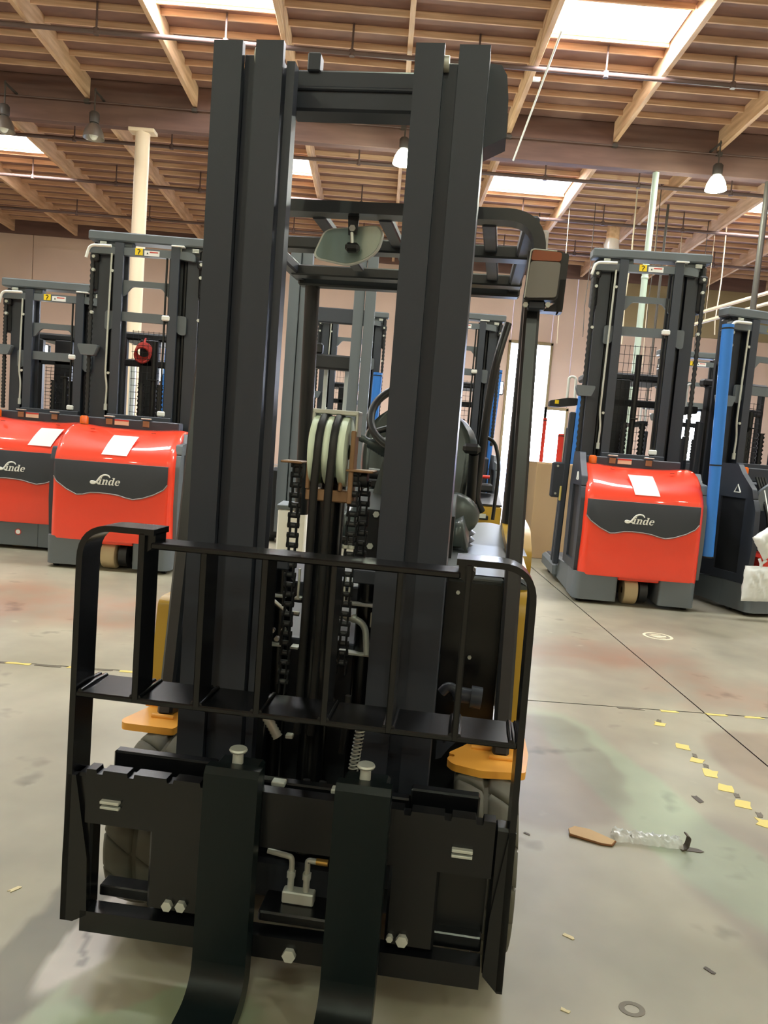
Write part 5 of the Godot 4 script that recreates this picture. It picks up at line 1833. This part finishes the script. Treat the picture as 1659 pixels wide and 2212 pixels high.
	tube(s, soften(pts([-0.2, 0.78, -0.35, -0.2, 0.98, -0.35, 0.08, 0.98, -0.35]), 0.03), 0.02, 8)
	obj("red_handle", s, M.red_plastic, ym)
	s = S()
	bb(s, -0.15, 0.12, 0.8, 0.9, -0.42, -0.28, 0.02)
	obj("black_box", s, M.truck_black, ym)
	# white cabinet far left of the sheaves
	var wc := thing("white_cabinet", "white cabinet low behind the lift chains", "cabinet", Vector3(-0.54, 0, -5.0))
	obj("cabinet", boxed(-0.09, 0.1, 0.03, 0.82, -0.3, 0.0, 0.01), M.white, wc)
	obj("lid", boxed(-0.1, 0.11, 0.82, 0.85, -0.31, 0.01, 0.005), M.truck_grey, wc)
	# work lights glowing on the parked trucks far behind
	for e in [[Vector3(-5.35, 2.28, -12.0), "bright white work light seen through the mast of the leftmost truck"], [Vector3(1.75, 2.27, -12.0), "bright work light right of the forklift's right mast"], [Vector3(-3.15, 2.0, -11.0), "small bright work light seen through the second truck's mast"], [Vector3(3.75, 2.3, -12.5), "bright work light seen through the right red truck's mast"]]:
		var p: Vector3 = e[0]
		var w := thing("work_light", e[1], "light", Vector3(p.x, 0, p.z))
		s = S()
		rod(s, Vector3(0, 0.02, -0.08), Vector3(0, p.y, -0.08), 0.025, 10)
		bb(s, -0.15, 0.15, 0, 0.02, -0.2, 0.05)
		obj("stand", s, M.truck_black, w)
		obj("housing", boxed(-0.14, 0.14, p.y - 0.11, p.y + 0.11, -0.08, -0.01, 0.02), M.truck_black, w)
		var lm: StandardMaterial3D = M.get("led_face")
		if lm == null:
			lm = mat("led_face", rgb8(250, 250, 255), 0.4)
			lm.emission_enabled = true
			lm.emission = Color(0.95, 0.97, 1.0)
			lm.emission_energy_multiplier = 14.0
		obj("lamp_face", boxed(-0.12, 0.12, p.y - 0.09, p.y + 0.09, -0.01, 0.005, 0.01), lm, w)
		var l := SpotLight3D.new()
		l.name = "lamp_beam"
		l.position = Vector3(0, p.y, 0.03)
		l.rotation_degrees.y = 180
		l.spot_angle = 70
		l.spot_range = 40
		l.light_energy = 1.0
		l.light_size = 0.1
		l.shadow_enabled = true
		w.add_child(l)
	# sheets lying on the hoods
	hood_sheet(Vector3(-2.273, 0, -6.57), 0.0, 0.03, 0.1, "white sheet on the sloping hood of the second truck from the left")
	hood_sheet(Vector3(-3.43, 0, -7.31), 0.0, 0.22, 0.12, "white sheet on the hood of the leftmost truck")
	hood_sheet(Vector3(2.412, 0, -6.72), -4.6, -0.01, -0.09, "white sheet on the hood of the right red truck")
	# bags hanging at the right edge
	var bg := thing("plastic_bag", "translucent white plastic bag tied at the truck on the right edge", "bag", Vector3(3.4, 0.2, -6.52), 10.0)
	s = S()
	pillow(s, Vector3(0, 0.13, 0), 0.15, 0.155, 0.05, 3)
	tube(s, pts([0, 0.27, 0, 0.01, 0.31, 0, 0.05, 0.34, 0]), 0.012, 6)
	tube(s, pts([0, 0.27, 0, 0.0, 0.31, 0, -0.02, 0.35, 0]), 0.012, 6)
	obj("film", s, M.bag_film, bg)
	bg = thing("white_pouch", "white padded pouch hanging above the plastic bag", "pouch", Vector3(3.47, 0.72, -6.52), 10.0)
	s = S()
	pillow(s, Vector3(0, 0, 0), 0.15, 0.12, 0.05, 8, 0.6)
	obj("pouch", s, M.bag_film, bg)
	s = S()
	rod(s, Vector3(-0.02, 0.1, 0.0), Vector3(0.02, 0.42, -0.2), 0.005, 6)
	obj("cord", s, M.white, bg)

func hood_sheet(at: Vector3, turn: float, x: float, skew: float, label: String) -> void:
	var s := S()
	var rows: Array = []
	for e in [[-0.014, 1.0], [-0.04, 1.045], [-0.068, 1.085], [-0.1, 1.12], [-0.138, 1.156], [-0.16, 1.17]]:
		var r := PackedVector3Array()
		for i in 4:
			var u := i / 3.0
			r.append(Vector3(x - 0.11 + 0.22 * u + skew * (e[1] - 1.08) * 3.2, e[1], e[0]))
		rows.append(r)
	grid(s, rows, Vector3(0, 1, 1))
	var t := tag(obj("paper_sheet", s, M.paper, self, at + Vector3(0, 0.014, 0.004)), label, "paper")
	(t as MeshInstance3D).rotation_degrees.y = turn

func pillow(s: SurfaceTool, c: Vector3, hx: float, hy: float, hz: float, sd: int, turn := 0.0) -> void:
	var B := Basis(Vector3.BACK, turn)
	var nz := noise(6.0, 3, sd)
	for f in [1.0, -1.0]:
		var rows: Array = []
		for i in 15:
			var v := -1.0 + 2.0 * i / 14.0
			var r := PackedVector3Array()
			for j in 15:
				var u := -1.0 + 2.0 * j / 14.0
				var d := pow(maxf(0.0, (1.0 - pow(absf(u), 4.0)) * (1.0 - pow(absf(v), 4.0))), 0.5)
				var w := nz.get_noise_2d(u * 0.3, v * 0.3 + f) * 0.5
				r.append(c + B * Vector3(u * hx * (1.0 + 0.06 * w), v * hy * (1.0 + 0.06 * w), f * hz * d * (1.0 + w)))
			rows.append(r)
		grid(s, rows, Vector3(0, 0, f))

# ---------------------------------------------------------------- on the floor
func flat_piece(s: SurfaceTool, c: Vector3, hx: float, hz: float, sd: int, turn := 0.0, lift := 0.002) -> void:
	rng.seed = sd
	var p := PackedVector2Array()
	for k in [[-1, -1], [-0.2, -1.05], [0.35, -0.9], [1, -1], [1.05, 0.1], [1, 1], [0.1, 0.95], [-1, 1], [-0.95, -0.1]]:
		p.append(Vector2(k[0] * hx * rng.randf_range(0.7, 1.15), k[1] * hz * rng.randf_range(0.7, 1.15)).rotated(turn))
	prism(s, p, 0.0016, Transform3D(Basis(Vector3(1, 0, 0), Vector3(0, 0, 1), Vector3(0, -1, 0)), c + Vector3(0, lift, 0)))

func build_litter() -> void:
	# worn hazard tape running away on the right
	var spots := [[1.535, -3.73, 0.05], [1.54, -3.45, 0.07], [1.543, -3.295, 0.06], [1.546, -3.158, 0.085], [1.547, -3.018, 0.075], [1.553, -2.882, 0.08], [1.565, -2.735, 0.07]]
	var t := thing("floor_tape", "worn yellow hazard tape running lengthwise on the floor at the right", "tape", Vector3(1.55, 0, -3.2))
	for i in spots.size():
		var s := S()
		flat_piece(s, Vector3(spots[i][0] - 1.55, 0, spots[i][1] + 3.2), 0.03, spots[i][2] * 0.5, 40 + i, 0.35)
		obj("yellow_piece", s, M.tape_yellow, t)
		if i % 3 == 1: continue
		s = S()
		flat_piece(s, Vector3(spots[i][0] - 1.55 + 0.012, 0, spots[i][1] + 3.2 - spots[i][2] * 0.95), 0.012, 0.022, 60 + i, 0.3, 0.0018)
		obj("black_piece", s, M.tape_black, t)
	t = thing("floor_tape", "worn yellow and black tape crossing the floor along the joint", "tape", Vector3(0, 0, -3.93))
	for e in [[-1.95, 0.08, 1], [-1.82, 0.07, 0], [-1.66, 0.07, 1], [-1.5, 0.07, 0], [-1.38, 0.055, 1], [-1.24, 0.05, 0], [1.66, 0.05, 0], [1.92, 0.06, 0], [2.12, 0.05, 0], [-2.1, 0.06, 0], [1.45, 0.07, 1]]:
		var s := S()
		flat_piece(s, Vector3(e[0], 0, -0.01), e[1], 0.014, int(absf(e[0]) * 100), 0.0)
		obj("black_piece" if e[2] else "yellow_piece", s, M.tape_black if e[2] else M.tape_yellow, t)
	# painted disc
	t = thing("floor_marking", "round pale floor marking in front of the right red truck", "floor marking", Vector3(2.235, 0, -5.66))
	var s := S()
	lathe(s, poly([0.112, 0.0005, 0.112, 0.002, 0.09, 0.002, 0.09, 0.0005]), Transform3D.IDENTITY, 32)
	obj("ring", s, M.floor_print, t)
	s = S()
	var flat := Transform3D(Basis(Vector3(1, 0, 0), Vector3(0, 0, 1), Vector3(0, -1, 0)), Vector3(0, 0.002, 0))
	prism(s, poly([-0.07, -0.012, 0.07, -0.02, 0.06, 0.02, -0.03, 0.03]), 0.0015, flat)
	prism(s, poly([-0.05, -0.05, 0.045, -0.055, 0.03, -0.035, -0.03, -0.032]), 0.0015, flat)
	prism(s, poly([-0.04, 0.045, 0.05, 0.04, 0.03, 0.062, -0.02, 0.062]), 0.0015, flat)
	obj("figure", s, M.floor_print, t)
	# cardboard scrap, crumpled film and a dark offcut
	t = thing("cardboard_scrap", "small torn piece of cardboard on the floor at the right", "cardboard", Vector3(0.85, 0, -2.53), 0.0)
	s = S()
	prism(s, poly([-0.075, -0.035, -0.05, -0.052, 0.0, -0.04, 0.075, 0.02, 0.055, 0.045, 0.02, 0.04, -0.078, -0.005]), 0.006, Transform3D(Basis(Vector3(1, 0, 0), Vector3(0, 0, 1), Vector3(0, -1, 0)) * Basis(Vector3.RIGHT, 0.08), Vector3(0, 0.011, 0)))
	obj("sheet", s, M.cardboard, t)
	s = S()
	tube(s, pts([-0.078, 0.006, -0.005, 0.02, 0.004, 0.041, 0.055, 0.004, 0.046, 0.075, 0.006, 0.021]), 0.004, 6)
	obj("torn_edge", s, M.cardboard_edge, t)
	t = thing("plastic_film", "crumpled clear plastic film lying beside the cardboard scrap", "film", Vector3(1.04, 0, -2.53))
	s = S()
	var nz := noise(9.0, 3, 91)
	var rows: Array = []
	for i in 28:
		var u := -1.0 + 2.0 * i / 27.0
		var r := PackedVector3Array()
		for j in 14:
			var v := -1.0 + 2.0 * j / 13.0
			r.append(Vector3(u * 0.115, 0.004 + 0.032 * absf(nz.get_noise_2d(u * 0.9, v * 0.5)) * (1.0 - v * v) + 0.018 * (1.0 - v * v), 0.012 * u + v * (0.028 + 0.012 * nz.get_noise_1d(u * 0.7))))
		rows.append(r)
	grid(s, rows, Vector3.UP)
	obj("film", s, M.clear_film, t)
	t = thing("dark_offcut", "dark curled offcut at the right end of the plastic film", "scrap", Vector3(1.17, 0, -2.5))
	s = S()
	prism(s, strip(rounded_line([-0.02, 0.002, 0.0, 0.01, 0.006, 0.05, -0.008, 0.055], 0.01), 0.004), 0.03, xform(Vector3(0, 0, -0.015)))
	flat_piece(s, Vector3(0.02, 0, 0.0), 0.035, 0.014, 7, 0.2)
	obj("strip", s, M.scrap_dark, t)
	# scattered crumbs, each its own
	var bits := [[-1.07, -2.9, 0.018, 1, "pale scrap on the floor left of the forklift, the upper of two"], [-0.92, -2.02, 0.016, 1, "pale scrap on the floor left of the forklift, the lower of two"], [1.38, -2.9, 0.03, 0, "dark shred on the floor left of the yellow tape"], [0.62, -2.53, 0.012, 0, "dark crumb left of the cardboard scrap"], [0.63, -1.98, 0.016, 1, "pale sliver on the floor below the cardboard scrap"], [0.98, -1.88, 0.014, 0, "dark sliver on the floor right of centre below the film"], [0.55, -1.7, 0.012, 1, "small pale crumb near the right front tyre"], [1.25, -1.75, 0.008, 1, "tiny pale crumb low on the right"], [-0.62, -1.37, 0.02, 1, "pale sliver on the floor at the lower left"]]
	for b in bits:
		s = S()
		flat_piece(s, Vector3.ZERO, b[2], b[2] * 0.45, int(b[2] * 9000 + absf(b[1]) * 50), b[0])
		tag(obj("floor_scrap", s, M.scrap_pale if b[3] else M.scrap_dark, self, Vector3(b[0], 0, b[1])), b[4], "scrap")
	# skid marks: a dark loop and a smear
	t = thing("floor_stain", "dark round ring stain on the floor at the lower right", "stain", Vector3(0.72, 0, -1.72))
	s = S()
	lathe(s, poly([0.032, 0.0004, 0.032, 0.001, 0.018, 0.001, 0.018, 0.0004]), xform(Vector3.ZERO, Vector3.ZERO, Vector3(1, 1, 0.8)), 24)
	obj("ring", s, M.tape_black, t)
